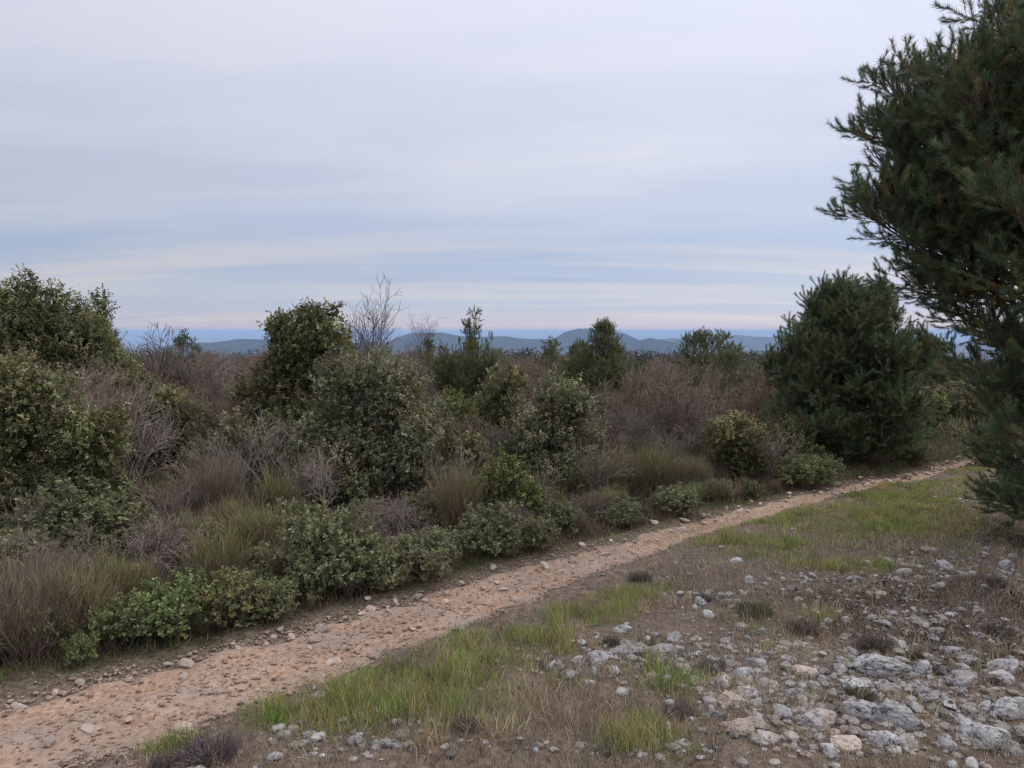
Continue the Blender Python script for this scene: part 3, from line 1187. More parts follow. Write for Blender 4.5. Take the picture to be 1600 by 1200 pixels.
    p = np.stack([xs, ys, zg(xs, ys) + rng.uniform(.004, .02, n)], 1)
    d = unit(np.stack([rng.normal(size=n), rng.normal(size=n), rng.normal(0, .35, n)], 1))
    leaves(mb, p, d, np.tile([0, 0, 1.], (n, 1)) + rng.normal(0, .5, (n, 3)), rng.uniform(.02, .06, n), rng.uniform(.004, .014, n), jitter((.075, .052, .04), n, rng, .4, .1))
    n = 9000
    i = (rng.uniform(0, .9, n) * 399).astype(int)
    g = U_R[i] + NRM[i] * (np.abs(rng.normal(0, .28, n)) + .02)[:, None] + TAN[i] * rng.normal(0, .05, (n, 1))
    p = np.stack([g[:, 0], g[:, 1], zg(g[:, 0], g[:, 1]) + rng.uniform(.003, .02, n)], 1)
    d = unit(np.stack([rng.normal(size=n), rng.normal(size=n), rng.normal(0, .3, n)], 1))
    leaves(mb, p, d, np.tile([0, 0, 1.], (n, 1)) + rng.normal(0, .5, (n, 3)), rng.uniform(.015, .06, n), rng.uniform(.003, .012, n), jitter((.15, .11, .075), n, rng, .45, .08))
    tag(mb.build('leaf_litter', M_SHRUB), 'dark fallen leaves and needles around the rocks', 'litter', kind='stuff')


grass_all()


# ------------------------------------------------------------------ holm oaks and other leafy trees
def leafy_tree(name, label, cat, Y, lobes, pal, leaf=.045, dens=4000, seed=0, group=None, base_px=None, mat=M_OAK, twiggy=1.0, loose=1.0, ragged=.16):
    """lobes: (px, py, rx, ry [, dY]) masses of the crown as seen, each an ellipsoid in the place"""
    rng = np.random.default_rng(seed)
    m_ = mpp(Y)
    E = []
    for lb in lobes:
        dY = lb[4] if len(lb) > 4 else rng.uniform(-.35, .35) * lb[2] * m_
        c = wp(lb[0], lb[1], Y)
        c[1] += dY
        E.append((c, np.array([lb[2] * m_, (lb[2] * .55 + lb[3] * .4) * m_, lb[3] * m_])))
    MAINS = E
    E = []
    for c, r in MAINS:
        E.append((c, r * .68))
        k_ = int(np.clip(7 + 6 * r.mean(), 8, 14))
        dd = rdir(k_ * 3, rng)
        dd = dd[dd[:, 2] > -.55][:k_]
        for d_ in dd:
            E.append((c + d_ * r * rng.uniform(.52, .80), r * rng.uniform(.24, .46) * np.array([1, 1, 1.1])))
        # leading shoots that break the outline
        for _ in range(8):
            d_ = unit(rng.normal(size=3) + np.array([0, 0, .55]))
            q_ = r.mean() * rng.uniform(.08, .17)
            E.append((c + d_ * r * rng.uniform(.88, 1.08), np.array([q_, q_, q_ * rng.uniform(1.4, 2.4)])))
    bx = np.mean([e[0][0] for e in E]) if base_px is None else wp(base_px, 600, Y)[0]
    by = np.mean([e[0][1] for e in E])
    bx = np.mean([e[0][0] for e in MAINS]) if base_px is None else bx
    base = np.array([bx, by, zg1(bx, by)])
    root = thing(name, label, cat, base, group)
    mb, tw = MB(), MB()
    Cs, Rs = np.array([e[0] for e in E]), np.array([e[1] for e in E])
    for (c, r) in E:
        ar = 4 * np.pi * ((r[0] * r[1]) ** 1.6 / 3 + (r[0] * r[2]) ** 1.6 / 3 + (r[1] * r[2]) ** 1.6 / 3) ** (1 / 1.6)
        per = 13
        n = int(ar * dens * .76 / per)
        dr = rdir(n, rng)
        lump = 1 + ragged * sines(dr, rng, 8, 3.4) + ragged * .5 * sines(dr, rng, 8, 8.)
        rad = (1 - np.abs(rng.normal(0, .22, n)) * loose + .06 + rng.exponential(.055, n)) * lump
        p = c + dr * r * rad[:, None]
        inner = np.zeros(n, bool)
        for c2, r2 in zip(Cs, Rs):
            q = np.linalg.norm((p - c2) / r2, axis=1)
            inner |= (q < .70)
        p, dr = p[~inner], dr[~inner]
        ok_ = p[:, 2] > base[2] + .03
        p, dr = p[ok_], dr[ok_]
        n = len(p)
        if n == 0:
            continue
        axis = unit(dr / r * r.mean() + np.array([0, 0, .8]) + rng.normal(0, .45, (n, 3)))
        # twig of the spray
        tl = leaf * rng.uniform(2.0, 4.2, n)
        q_ = rng.uniform(size=n) < .14
        P0 = (p - axis * tl[:, None] * .9)[q_]
        P1 = (p + axis * tl[:, None] * .7)[q_]
        tubes(tw, np.stack([P0, P1], 1) - base, np.full((len(P0), 2), .0024) * np.array([[1.3, .6]]), 3, jitter((.9, .85, .8), len(P0), rng, .2, .04))
        # palette per spray: young pale tips outside, darker old leaf elsewhere
        pk = rng.choice(len(pal), n, p=np.array([q[1] for q in pal]) / sum(q[1] for q in pal))
        sc_ = np.array([q[0] for q in pal])[pk] * (1 + rng.normal(0, .16, (n, 1))) * np.clip(rng.normal(1, .17), .65, 1.4) * (1 + rng.normal(0, .05, 3))
        i = np.repeat(np.arange(n), per)
        u = rng.uniform(-.55, .75, len(i))
        s0 = unit(np.cross(axis[i], rdir(len(i), rng)))
        lp = p[i] + axis[i] * (tl[i] * u)[:, None]
        ld = unit(axis[i] * rng.uniform(.1, .9, (len(i), 1)) + s0)
        nr = unit(axis[i] + np.array([0, 0, .5]) + rng.normal(0, .35, (len(i), 3)))
        LL = leaf * 1.08 * rng.uniform(.65, 1.25, len(i))
        leaves(mb, lp - base, ld, nr, LL, LL * rng.uniform(.42, .6, len(i)), np.clip(sc_[i] * (1 + rng.normal(0, .14, (len(i), 1))), .01, .7))
        # larger filler leaves inside, in the darkest palette tone, close the crown
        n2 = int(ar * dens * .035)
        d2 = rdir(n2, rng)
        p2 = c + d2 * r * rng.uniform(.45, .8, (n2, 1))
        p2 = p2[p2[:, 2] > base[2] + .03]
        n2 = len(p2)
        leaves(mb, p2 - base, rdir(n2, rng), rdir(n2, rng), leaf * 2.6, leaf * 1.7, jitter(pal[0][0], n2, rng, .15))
    mb.build('crown', mat, root)
    # trunks and limbs
    wd = MB()
    for (c, r) in MAINS:
        t0 = np.array([rng.normal(0, .05), rng.normal(0, .05), -.05])
        t1 = c - base
        k_ = np.linspace(0, 1, 8)[:, None]
        bow = np.array([rng.normal(0, .09), rng.normal(0, .09), 0]) * np.sin(k_ * np.pi)
        P = (t0 * (1 - k_) + (t1 + np.array([0, 0, r[2] * .3])) * k_ + bow)[None]
        h_ = max(t1[2], .4)
        R_ = (np.linspace(.028, .009, 8) * (h_ / 1.4) ** .7)[None]
        tubes(wd, P, R_, 6)
        P2, R2 = grow(P, R_, 9, .35, 1, .9, float(r.mean()) * 1.0, .06, 6, .16, rng, .6, .3)
        tubes(wd, P2, R2, 4)
        P3, R3 = grow(P2, R2, 5, .3, 1, .8, float(r.mean()) * .55, .08, 4, .18, rng, .6, .3)
        tubes(wd, P3, R3, 3)
    wd.build('trunk', M_BARK, root, True)
    if twiggy:
        tw.build('twigs', M_BARK, root)['kind'] = 'stuff'
    return root


OAK = [((.14, .146, .062), 4), ((.205, .202, .088), 4), ((.285, .268, .13), 3), ((.36, .33, .185), 1.3)]
OAKD = [((.12, .13, .056), 4), ((.17, .176, .074), 4), ((.23, .222, .10), 2), ((.31, .285, .145), .8)]
OAKG = [((.165, .17, .09), 3), ((.22, .215, .12), 4), ((.28, .265, .155), 4), ((.35, .325, .20), 1.5)]
GRN = [((.125, .145, .052), 4), ((.19, .21, .075), 4), ((.26, .27, .105), 2)]
leafy_tree('holm_oak', 'broad domed evergreen oak rising behind the dark oak at the left edge', 'tree', 14.5,
           [(30, 565, 120, 108), (115, 565, 95, 85), (165, 625, 62, 68), (-50, 545, 100, 95), (55, 505, 75, 52), (90, 680, 120, 75), (205, 650, 38, 60)], OAKD, 0.048, 1995, 1)
leafy_tree('holm_oak', 'dark front oak at the left edge with pale leaf tips', 'tree', 8.2,
           [(35, 640, 75, 78), (140, 685, 62, 70), (60, 745, 125, 85), (-45, 680, 85, 100), (105, 765, 90, 60), (15, 790, 90, 60)], OAK, 0.036, 3420, 2)
leafy_tree('holm_oak', 'tall leaning oak left of the bare twin stemmed tree', 'tree', 12.0,
           [(492, 520, 50, 44), (440, 514, 30, 22), (475, 570, 72, 55), (445, 625, 76, 62), (480, 680, 76, 55), (525, 560, 34, 46), (415, 680, 50, 55)], OAK, 0.042, 2565, 3)
leafy_tree('holm_oak', 'wide silvery oak in the middle with a dark hollow base', 'tree', 9.8,
           [(588, 618, 78, 66), (635, 675, 64, 62), (535, 690, 72, 76), (590, 735, 92, 54), (535, 590, 40, 40), (500, 740, 50, 56)], OAKG, 0.034, 3230, 4)
leafy_tree('holm_oak', 'small pale oak hugging the right flank of the silvery oak', 'tree', 9.3, [(657, 685, 40, 45), (650, 735, 42, 42)], OAKG, 0.033, 3230, 5)
leafy_tree('holm_oak', 'pointed dark oak left of the paired middle oaks', 'tree', 11.6, [(790, 620, 40, 44), (782, 672, 56, 50), (772, 715, 54, 44)], OAK, 0.039, 2755, 6)
leafy_tree('holm_oak', 'pale topped oak left of the bare radiating shrub', 'tree', 10.6, [(878, 628, 44, 46), (892, 688, 60, 56), (842, 690, 54, 58), (870, 735, 74, 42)], OAKG, 0.037, 2850, 7)
leafy_tree('holm_oak', 'low round oak right of the bare radiating shrub', 'tree', 11.3, [(1150, 682, 50, 38), (1160, 722, 48, 36)], OAK, 0.037, 2660, 8)
leafy_tree('holm_oak', 'low olive oak between the left oaks and the tall leaning oak', 'tree', 12.4, [(262, 655, 58, 46), (305, 680, 56, 46), (235, 700, 60, 44)], OAK, 0.041, 2470, 9)
leafy_tree('holm_oak', 'olive bush at the left foot of the rounded pine', 'tree', 11.9, [(1235, 700, 42, 40), (1200, 720, 36, 32), (1262, 722, 35, 30)], OAK, 0.037, 2660, 10)
leafy_tree('evergreen_shrub', 'green bush below the pine with upright tips', 'shrub', 13.2, [(715, 650, 42, 38), (745, 670, 40, 36)], GRN, 0.039, 2470, 11, mat=M_SHRUB)
leafy_tree('evergreen_shrub', 'bright yellow green shrub in the middle beside the reddish broom', 'shrub', 8.7, [(785, 742, 42, 36), (810, 785, 46, 40), (770, 790, 40, 36)], GRN, 0.027, 4940, 12, mat=M_SHRUB)
leafy_tree('evergreen_shrub', 'pale green bush past the rounded pine where the track ends', 'shrub', 15.5, [(1462, 648, 24, 26), (1450, 668, 26, 22)], GRN, 0.039, 2470, 13, mat=M_SHRUB)
leafy_tree('evergreen_shrub', 'low dark bush on the verge past the rounded pine', 'shrub', 13.6, [(1432, 708, 28, 18), (1405, 716, 22, 15)], OAKD, 0.035, 2755, 14)
leafy_tree('evergreen_shrub', 'round bush left of the far end of the track', 'shrub', 15.0, [(1478, 690, 24, 20), (1500, 680, 20, 18)], OAK, 0.035, 2470, 15)
leafy_tree('evergreen_shrub', 'small dark bush right of the far end of the track', 'shrub', 12.8, [(1545, 692, 22, 26), (1535, 708, 16, 16)], OAKD, 0.035, 2755, 16)
leafy_tree('evergreen_shrub', 'bush behind the far end of the track', 'shrub', 19.0, [(1500, 640, 40, 34), (1470, 630, 34, 30), (1540, 640, 40, 40), (1590, 630, 50, 50)], OAK, 0.047, 2500, 17)
leafy_tree('holm_oak', 'low grey green oak behind the yellow green shrub', 'tree', 10.0, [(725, 710, 40, 34), (700, 735, 34, 30)], OAK, 0.034, 3040, 18)
leafy_tree('holm_oak', 'dim oak behind the reddish brown broom at left', 'tree', 11.0, [(365, 690, 40, 36), (395, 720, 40, 34), (330, 715, 40, 30)], OAKG, 0.037, 2470, 19)


# ------------------------------------------------------------------ pines
def pine_limb(length, n2, n3, seed, need=.062, per=120, tone0=(.125, .172, .085)):
    """one limb along +X: its wood and its needles"""
    rng = np.random.default_rng(seed)
    K = 9
    k_ = np.linspace(0, 1, K)
    bend = rng.uniform(.10, .22)
    P = np.stack([k_ * length, rng.normal(0, .02, K).cumsum() * .6 * length * .3, bend * length * k_ ** 2.2 + rng.normal(0, .012, K)], 1)[None]
    R_ = (np.linspace(.022, .006, K) * (length / 1.6) ** .6)[None]
    wd, nd = MB(), MB()
    tubes(wd, P, R_, 5)
    P2, R2 = grow(P, R_, n2, .22, .98, .85, length * .42, .10, 6, .07, rng, .65, .55)
    P2[:, :, 2] = P2[:, :1, 2] + (P2[:, :, 2] - P2[:, :1, 2]) * np.where(P2[:, -1:, 2] < P2[:, :1, 2], .35, .9)
    tubes(wd, P2, R2, 4)
    P3, R3 = grow(P2, R2, n3, .25, 1., .7, .26, .16, 5, .06, rng, .7, .3)
    tubes(wd, P3, np.maximum(R3, .0022), 3)
    tipA, tipR = grow(P, R_, 4, .85, 1., .5, .28, .14, 5, .05, rng, .7, .2)
    tubes(wd, tipA, np.maximum(tipR, .0025), 3)
    # leader ends of the side branches carry needles as well
    end2 = P2[:, 3:]
    for Q, cnt in ((P3, per), (tipA, per), (end2, per)):
        N, Kq, _ = Q.shape
        i = np.repeat(np.arange(N), cnt)
        t_ = rng.uniform(.12, 1, len(i)) ** .75 * (Kq - 1)
        j = np.clip(t_.astype(int), 0, Kq - 2)
        f = (t_ - j)[:, None]
        st = Q[i, j] * (1 - f) + Q[i, j + 1] * f
        tan = unit(Q[i, j + 1] - Q[i, j])
        perp = unit(np.cross(tan, rdir(len(i), rng)))
        a_ = rng.uniform(.35, .95, (len(i), 1))
        d_ = unit(tan * np.cos(a_) + perp * np.sin(a_) + np.array([0, 0, .05]))
        ln = need * rng.uniform(.7, 1.15, len(i))
        Pn = np.stack([st, st + d_ * ln[:, None]], 1)
        tone = jitter(tone0, N, rng, .28, .08)
        old = rng.uniform(size=N) < .16
        tone[old] = jitter((.23, .215, .085), old.sum(), rng, .2)
        ribbons(nd, Pn, np.full((len(i), 2), .0042), np.clip(tone[i] * (1 + rng.normal(0, .2, (len(i), 1))), .006, .5), rng)
    return wd.mesh('branch', M_PBARK, True), nd.mesh('needles', M_PINE)


LIMBS = {'long': [pine_limb(2.3, 30, 6, 40 + i, .066, 105) for i in range(3)],
         'mid': [pine_limb(1.4, 22, 5, 50 + i, .062, 100) for i in range(4)],
         'short': [pine_limb(.75, 13, 4, 60 + i, .058, 95) for i in range(3)]}
LIGHT = (.14, .175, .072)
LIMBS_LIGHT = {'long': LIMBS['long'], 'mid': [pine_limb(1.4, 14, 4, 150 + i, .06, 80, LIGHT) for i in range(2)],
               'short': [pine_limb(.75, 9, 4, 160 + i, .056, 75, LIGHT) for i in range(3)]}
LIMB_LEN = {'long': 2.3, 'mid': 1.4, 'short': .75}


def pine(label, px, Y, H, limbs, seed, trunk_r=.08, lean=(0, 0), group=None, base=None, kinds=None, slim=1.0):
    """limbs: list of (height, azimuth, elevation, length)"""
    rng = np.random.default_rng(seed)
    if base is None:
        b = wp(px, 600, Y)
        base = (b[0], b[1])
    root = thing('pine_tree', label, 'tree', (base[0], base[1], zg1(*base)), group)
    tk = MB()
    k_ = np.linspace(0, 1, 14)
    P = np.stack([lean[0] * k_ + .05 * np.sin(k_ * 5 + seed), lean[1] * k_ + .05 * np.sin(k_ * 4 + seed * 2), H * k_ - .06 * (1 - k_)], 1)
    tubes(tk, P[None], (trunk_r * np.linspace(1, .12, 14))[None], 10)
    tk.build('trunk', M_PBARK, root, True)
    for (h, az, el, ln) in limbs:
        kind = 'long' if ln > 1.75 else ('mid' if ln > .95 else 'short')
        LK = (kinds or LIMBS)[kind]
        wm, nm = LK[rng.integers(len(LK))]
        o = link('branch', wm, root)
        t_ = np.clip(h / H, 0, 1)
        o.location = (np.interp(t_, k_, P[:, 0]), np.interp(t_, k_, P[:, 1]), h)
        s_ = ln / LIMB_LEN[kind]
        w_ = max(s_, .75) * slim
        o.scale = (s_, w_, w_)
        o.rotation_euler = (rng.normal(0, .25), -el, az)
        link('needles', nm, o)
    return root


def limb_set(n, H, h0, h1, len_fn, el_fn, seed, az_fn=None):
    rng = np.random.default_rng(seed)
    out = []
    for i in range(n):
        h = h0 + (h1 - h0) * ((i + rng.uniform(-.3, .3)) / max(n - 1, 1))
        h = float(np.clip(h, h0, h1))
        az = (i * 2.39996 + rng.normal(0, .3)) if az_fn is None else az_fn(i, rng)
        out.append((h, az, float(el_fn(h / H) + rng.normal(0, .10)), float(len_fn(h / H) * rng.uniform(.82, 1.12))))
    return out


# the large pine cut by the right edge
PB = wp(1690, 600, 7.6)
lm = limb_set(124, 7.6, .15, 7.3,
              lambda t: np.interp(t, [0, .1, .2, .27, .36, .42, .5, .6, .8, 1], [.95, 1.1, 1.35, 2.1, 2.4, 2.0, 1.5, 1.2, .75, .4]),
              lambda t: np.interp(t, [0, .15, .3, .6, .9, 1], [.0, .18, .45, .6, .75, 1.1]), 21)
prng = np.random.default_rng(5)
lm += [(float(prng.uniform(2.0, 3.3)), math.pi + float(prng.normal(0, .55)), float(prng.uniform(.35, .75)), float(prng.uniform(1.9, 2.5))) for _ in range(30)]
lm += [(float(prng.uniform(.1, 1.8)), float(prng.uniform(0, 6.28)), float(prng.uniform(-.1, .5)), float(prng.uniform(.7, 1.0))) for _ in range(16)]
pine('large dark pine cut off by the right edge, its limbs reaching over the sky', 0, 0, 7.6, lm, 21, .13, base=(PB[0], PB[1]))
# the rounded pine beside the track
c6 = wp(1322, 600, 12.9)
lm = limb_set(130, 2.3, .1, 2.2,
              lambda t: np.interp(t, [0, .15, .4, .6, .8, .9, 1], [1.1, 1.25, 1.36, 1.25, 1.02, .88, .7]),
              lambda t: np.interp(t, [0, .15, .4, .7, .9, 1], [.0, .12, .35, .65, .85, 1.1]), 22)
pine('rounded bushy pine standing where the track bends away', 0, 0, 2.5, lm, 22, .09, base=(c6[0], c6[1]))


def top_h(px_top_y, px, Y):
    b = wp(px, px_top_y, Y)
    return b[2] - zg1(b[0], b[1])


H = top_h(497, 732, 15.5)
yp = limb_set(20, H, .45, 1.05, lambda t: 1.2, lambda t: 1.02, 23) + limb_set(30, H, .2, 1.2, lambda t: .9, lambda t: .7, 123) + limb_set(12, H, 1.2, H * .85, lambda t: .55, lambda t: 1.2, 223)
pine('young pine with upright finger like tips left of the middle', 732, 15.5, H, yp, 23, .05, kinds=LIMBS_LIGHT, slim=.72)
H = top_h(524, 942, 16.5)
pine('dark bushy pine left of the bare radiating shrub', 942, 16.5, H, limb_set(46, H, .4, H * .96, lambda t: np.interp(t, [0, .4, .7, 1], [.9, .85, .62, .32]), lambda t: np.interp(t, [0, .5, 1], [.2, .6, 1.15]), 24), 24, .05, kinds=LIMBS_LIGHT)
H = top_h(534, 1108, 21)
pine('flat topped pine right of the bare radiating shrub', 1108, 21, H, limb_set(30, H, .7, H * .97, lambda t: np.interp(t, [0, .6, .85, 1], [.9, 1.0, .75, .4]), lambda t: np.interp(t, [0, .6, 1], [.1, .25, .6]), 25), 25, .06, kinds=LIMBS_LIGHT)
H = top_h(532, 291, 30)
pine('small distant pine above the bare thicket at left', 291, 30, H, limb_set(20, H, .6, H * .95, lambda t: np.interp(t, [0, .6, 1], [.9, .8, .4]), lambda t: np.interp(t, [0, .6, 1], [.2, .4, 1.]), 26), 26, .06)
H = top_h(541, 862, 26)
pine('small distant pine between the pale topped oak and the dark bushy pine', 862, 26, H, limb_set(20, H, .5, H * .95, lambda t: np.interp(t, [0, .6, 1], [.9, .7, .35]), lambda t: np.interp(t, [0, .6, 1], [.2, .5, 1.2]), 27), 27, .06, kinds=LIMBS_LIGHT)
H = top_h(533, 668, 24)
pine('slim pine tip left of the young pine with upright tips', 668, 24, H, limb_set(20, H, .5, H * .95, lambda t: np.interp(t, [0, .6, 1], [.7, .5, .25]), lambda t: np.interp(t, [0, .6, 1], [.6, 1.0, 1.4]), 28), 28, .05, kinds=LIMBS_LIGHT)
H = top_h(560, 905, 17.5)
pine('low green pine joined to the left side of the dark bushy pine', 900, 17.5, H, limb_set(26, H, .3, H * .95, lambda t: np.interp(t, [0, .6, 1], [.8, .7, .35]), lambda t: np.interp(t, [0, .6, 1], [.3, .6, 1.2]), 29), 29, .05, kinds=LIMBS_LIGHT)
H = top_h(560, 1136, 18.5)
pine('low dark pine under the flat topped pine', 1136, 18.5, H, limb_set(24, H, .3, H * .95, lambda t: np.interp(t, [0, .6, 1], [.6, .65, .3]), lambda t: np.interp(t, [0, .6, 1], [.1, .4, 1.0]), 30), 30, .05, kinds=LIMBS_LIGHT)
H = top_h(548, 1455, 24)
pine('pine seen through the gap between the two big pines', 1452, 24, H, limb_set(30, H, .5, H * .95, lambda t: np.interp(t, [0, .6, 1], [1.2, 1., .4]), lambda t: np.interp(t, [0, .6, 1], [.2, .5, 1.2]), 31), 31, .07)


# ------------------------------------------------------------------ leafless shrubs
def bare_proto(seed, h, stems, col, spread=.7, up=.03, n2=8, n3=6, n4=4, thick=.014, tipw=.0030, wig=.10):
    """unit-height leafless shrub: meshes for stems and twigs"""
    rng = np.random.default_rng(seed)
    st, tw = MB(), MB()
    P1, R1 = stalks(stems, 8, .07, h * .8, spread, up, wig * .8, thick, rng)
    P2, R2 = grow(P1, R1, n2, .25, 1, .6, h * .42, up * 1.6, 6, wig, rng, .6, .45)
    P3, R3 = grow(P2, R2, n3, .2, 1, .65, h * .23, up * 1.6, 4, wig, rng, .6, .4)
    P4, R4 = grow(P3, R3, n4, .2, 1, .7, h * .12, up, 3, wig, rng, .6, .3)
    zmax = np.percentile(np.concatenate([P3[:, -1, 2], P4[:, -1, 2]]), 99.3)
    k_ = h / zmax
    P1, P2, P3, P4 = P1 * k_, P2 * k_, P3 * k_, P4 * k_
    tubes(st, P1, R1, 5, jitter(col, len(P1), rng, .15, .04))
    tubes(st, P2, np.maximum(R2, tipw), 4, jitter(col, len(P2), rng, .15, .04))
    tubes(tw, P3, np.maximum(R3, tipw), 3, jitter(col, len(P3), rng, .2, .04))
    tubes(tw, P4, np.maximum(R4, tipw * .8), 3, jitter(col, len(P4), rng, .2, .04))
    return st.mesh('stems', M_TWIG, True), tw.mesh('twigs', M_TWIG)


PINKISH, GREYT, TANT = (.20, .148, .115), (.33, .295, .25), (.235, .18, .125)
BARE = [bare_proto(400, 1.6, 9, PINKISH, .75), bare_proto(401, 1.6, 8, PINKISH, .6), bare_proto(402, 1.6, 9, TANT, .7), bare_proto(403, 1.6, 8, (.24, .20, .17), .65),
        bare_proto(404, 1.6, 8, PINKISH, .34, .05, 7, 6, 4, .014, .003, .07), bare_proto(405, 1.6, 7, TANT, .28, .05, 7, 6, 4, .014, .003, .07)]


def shrub_from(meshes, names, name, label, cat, px, Y, top_py, src_h, rng, group=None, wide=1.0, min_h=.15):
    b = wp(px, 600, Y)
    z0 = zg1(b[0], b[1])
    h = max(wp(px, top_py, Y)[2] - z0, min_h)
    s_ = h / src_h
    o = thing(name, label, cat, (b[0], b[1], z0), group, rng.uniform(0, 6.28), (s_ * wide, s_ * wide, s_))
    for me, nm in zip(meshes, names):
        link(nm, me, o)
    return o


rng = np.random.default_rng(31)
SN = ('stems', 'twigs')
# the ones that can be told apart
tall = bare_proto(420, 3.6, 3, (.17, .135, .12), .22, .05, 10, 6, 4, .030, .0045, .07)
shrub_from(tall, SN, 'bare_tree', 'tall bare twin stemmed tree rising above the thicket into the sky', 'tree', 572, 19, 436, 3.6, rng, wide=.8)
slim = bare_proto(421, 3.0, 2, (.17, .135, .125), .22, .05, 9, 5, 3, .022, .004, .07)
shrub_from(slim, SN, 'bare_tree', 'smaller bare tree right of the tall twin stemmed one', 'tree', 652, 21, 489, 3.0, rng, wide=.7)
shrub_from(bare_proto(422, 2.2, 5, (.15, .12, .115), .6, .04, 9, 6, 4, .022, .004), SN, 'bare_tree', 'bare crooked tree standing against the sea right of the domed oak', 'tree', 240, 17, 508, 2.2, rng)
shrub_from(bare_proto(423, 1.7, 9, (.235, .185, .145), .55, .03, 9, 7, 4, .018), SN, 'bare_shrub', 'large bare shrub with branches radiating from one foot', 'shrub', 1030, 12.8, 566, 1.7, rng, wide=1.1)
shrub_from(bare_proto(424, 1.2, 5, GREYT, .8, .0, 8, 6, 3, .017, .003, .16), SN, 'bare_shrub', 'pale grey crooked bare shrub left of the silvery oak', 'shrub', 425, 10.6, 640, 1.2, rng)
shrub_from(bare_proto(425, 1.3, 6, (.27, .22, .185), .6, .02, 8, 6, 4, .014, .003, .12), SN, 'bare_shrub', 'bare twigs in front of the domed oak at left', 'shrub', 112, 11.2, 575, 1.3, rng)
shrub_from(bare_proto(426, .9, 1, (.33, .27, .23), .05, .05, 14, 4, 2, .013, .003, .06), SN, 'bare_sapling', 'thin bare sapling in front of the silvery oak', 'sapling', 508, 8.6, 705, .9, rng)
dead = bare_proto(427, .6, 16, (.25, .20, .17), 1.15, -.03, 6, 5, 3, .007, .0022, .2)
shrub_from(dead, SN, 'dead_brush', 'heap of dead grey brush under the silvery oak', 'brush', 607, 7.9, 775, .6, rng)
shrub_from(dead, SN, 'dead_brush', 'tangle of dead pinkish brush at lower left behind the green shrubs', 'brush', 228, 6.7, 810, .6, rng, wide=1.3)
shrub_from(dead, SN, 'dead_brush', 'dead twigs at the left edge in front of the dark oak', 'brush', 28, 6.5, 830, .6, rng, wide=1.2)
shrub_from(dead, SN, 'dead_brush', 'bent dead brush beside the yellow green shrub', 'brush', 640, 7.3, 825, .6, rng)
shrub_from(dead, SN, 'dead_brush', 'grey brush among the low shrubs before the wide broom', 'brush', 925, 8.9, 768, .6, rng)
# the thicket of leafless shrubs behind, none of which stands out
spots = []
for px, Y, top in [(330, 17, 552), (375, 19, 560), (300, 22, 548), (400, 24, 552), (350, 27, 549), (270, 20, 560), (330, 14.5, 590), (390, 15.5, 600), (215, 16, 560), (245, 14, 590), (190, 20, 540),
                   (430, 30, 553), (310, 32, 545), (380, 34, 549), (620, 20, 548), (660, 18, 560), (690, 22, 552), (640, 15.5, 585), (610, 26, 545), (680, 28, 548), (655, 14, 610), (600, 32, 546),
                   (790, 19, 556), (830, 22, 562), (855, 17.5, 580), (820, 27, 552), (770, 24, 553), (800, 15, 592), (870, 30, 556), (760, 31, 550), (990, 19, 572), (1060, 18, 572), (1020, 23, 565), (1080, 25, 568),
                   (970, 15.5, 610), (945, 13.4, 650), (1075, 14.5, 600), (1000, 29, 560), (1050, 33, 562), (1165, 17, 570), (1190, 20, 560), (1140, 15, 600), (1175, 25, 562), (1120, 28, 565), (1200, 14.6, 600), (1095, 13.6, 640), (985, 13.6, 640),
                   (560, 24, 550), (530, 28, 555), (470, 26, 556), (450, 21, 565), (740, 37, 549), (900, 38, 556), (1150, 37, 562), (1030, 42, 560), (650, 42, 548), (340, 44, 546), (420, 46, 550), (820, 45, 553), (1100, 47, 561), (1190, 48, 560),
                   (150, 23, 530), (60, 22, 540), (1250, 19, 560), (1230, 26, 560), (550, 38, 550), (250, 37, 548), (490, 42, 552), (580, 50, 549), (700, 52, 549), (960, 52, 558),
                   (340, 11.6, 622), (215, 12, 602), (712, 11.2, 640), (762, 10.8, 655), (832, 12, 622), (932, 11.5, 640), (1000, 12, 642), (1098, 12.4, 642), (1212, 12.2, 640), (170, 12.6, 560), (60, 13, 560), (378, 12.6, 610), (410, 13.2, 600), (925, 12.5, 600)]:
    spots.append((px + rng.uniform(-6, 6), Y, top + rng.uniform(-4, 6)))
ZONES = [(185, 'leafless shrub showing behind or beside the domed oak at left', 'leafless shrubs behind the domed oak'),
         (440, 'leafless pinkish brown shrub between the domed oak and the tall leaning oak', 'leafless shrubs left of the tall leaning oak'),
         (600, 'leafless shrub behind the tall leaning oak and the twin stemmed bare tree', 'leafless shrubs behind the leaning oak'),
         (705, 'leafless pinkish brown shrub between the bare twin stemmed tree and the young pine', 'leafless shrubs right of the twin stemmed tree'),
         (910, 'leafless brown shrub between the young pine and the dark bushy pine', 'leafless shrubs between the middle pines'),
         (1090, 'leafless brown shrub around or behind the bare radiating shrub', 'leafless shrubs around the radiating one'),
         (2000, 'leafless brown shrub between the flat topped pine and the rounded pine', 'leafless shrubs left of the rounded pine')]
for px, Y, top in spots:
    lab, grp = next((l_, g_) for x_, l_, g_ in ZONES if px < x_)
    shrub_from(BARE[rng.integers(len(BARE))], SN, 'bare_shrub', lab, 'shrub', px, Y, top, 1.6, rng, grp, wide=rng.uniform(.95, 1.3))


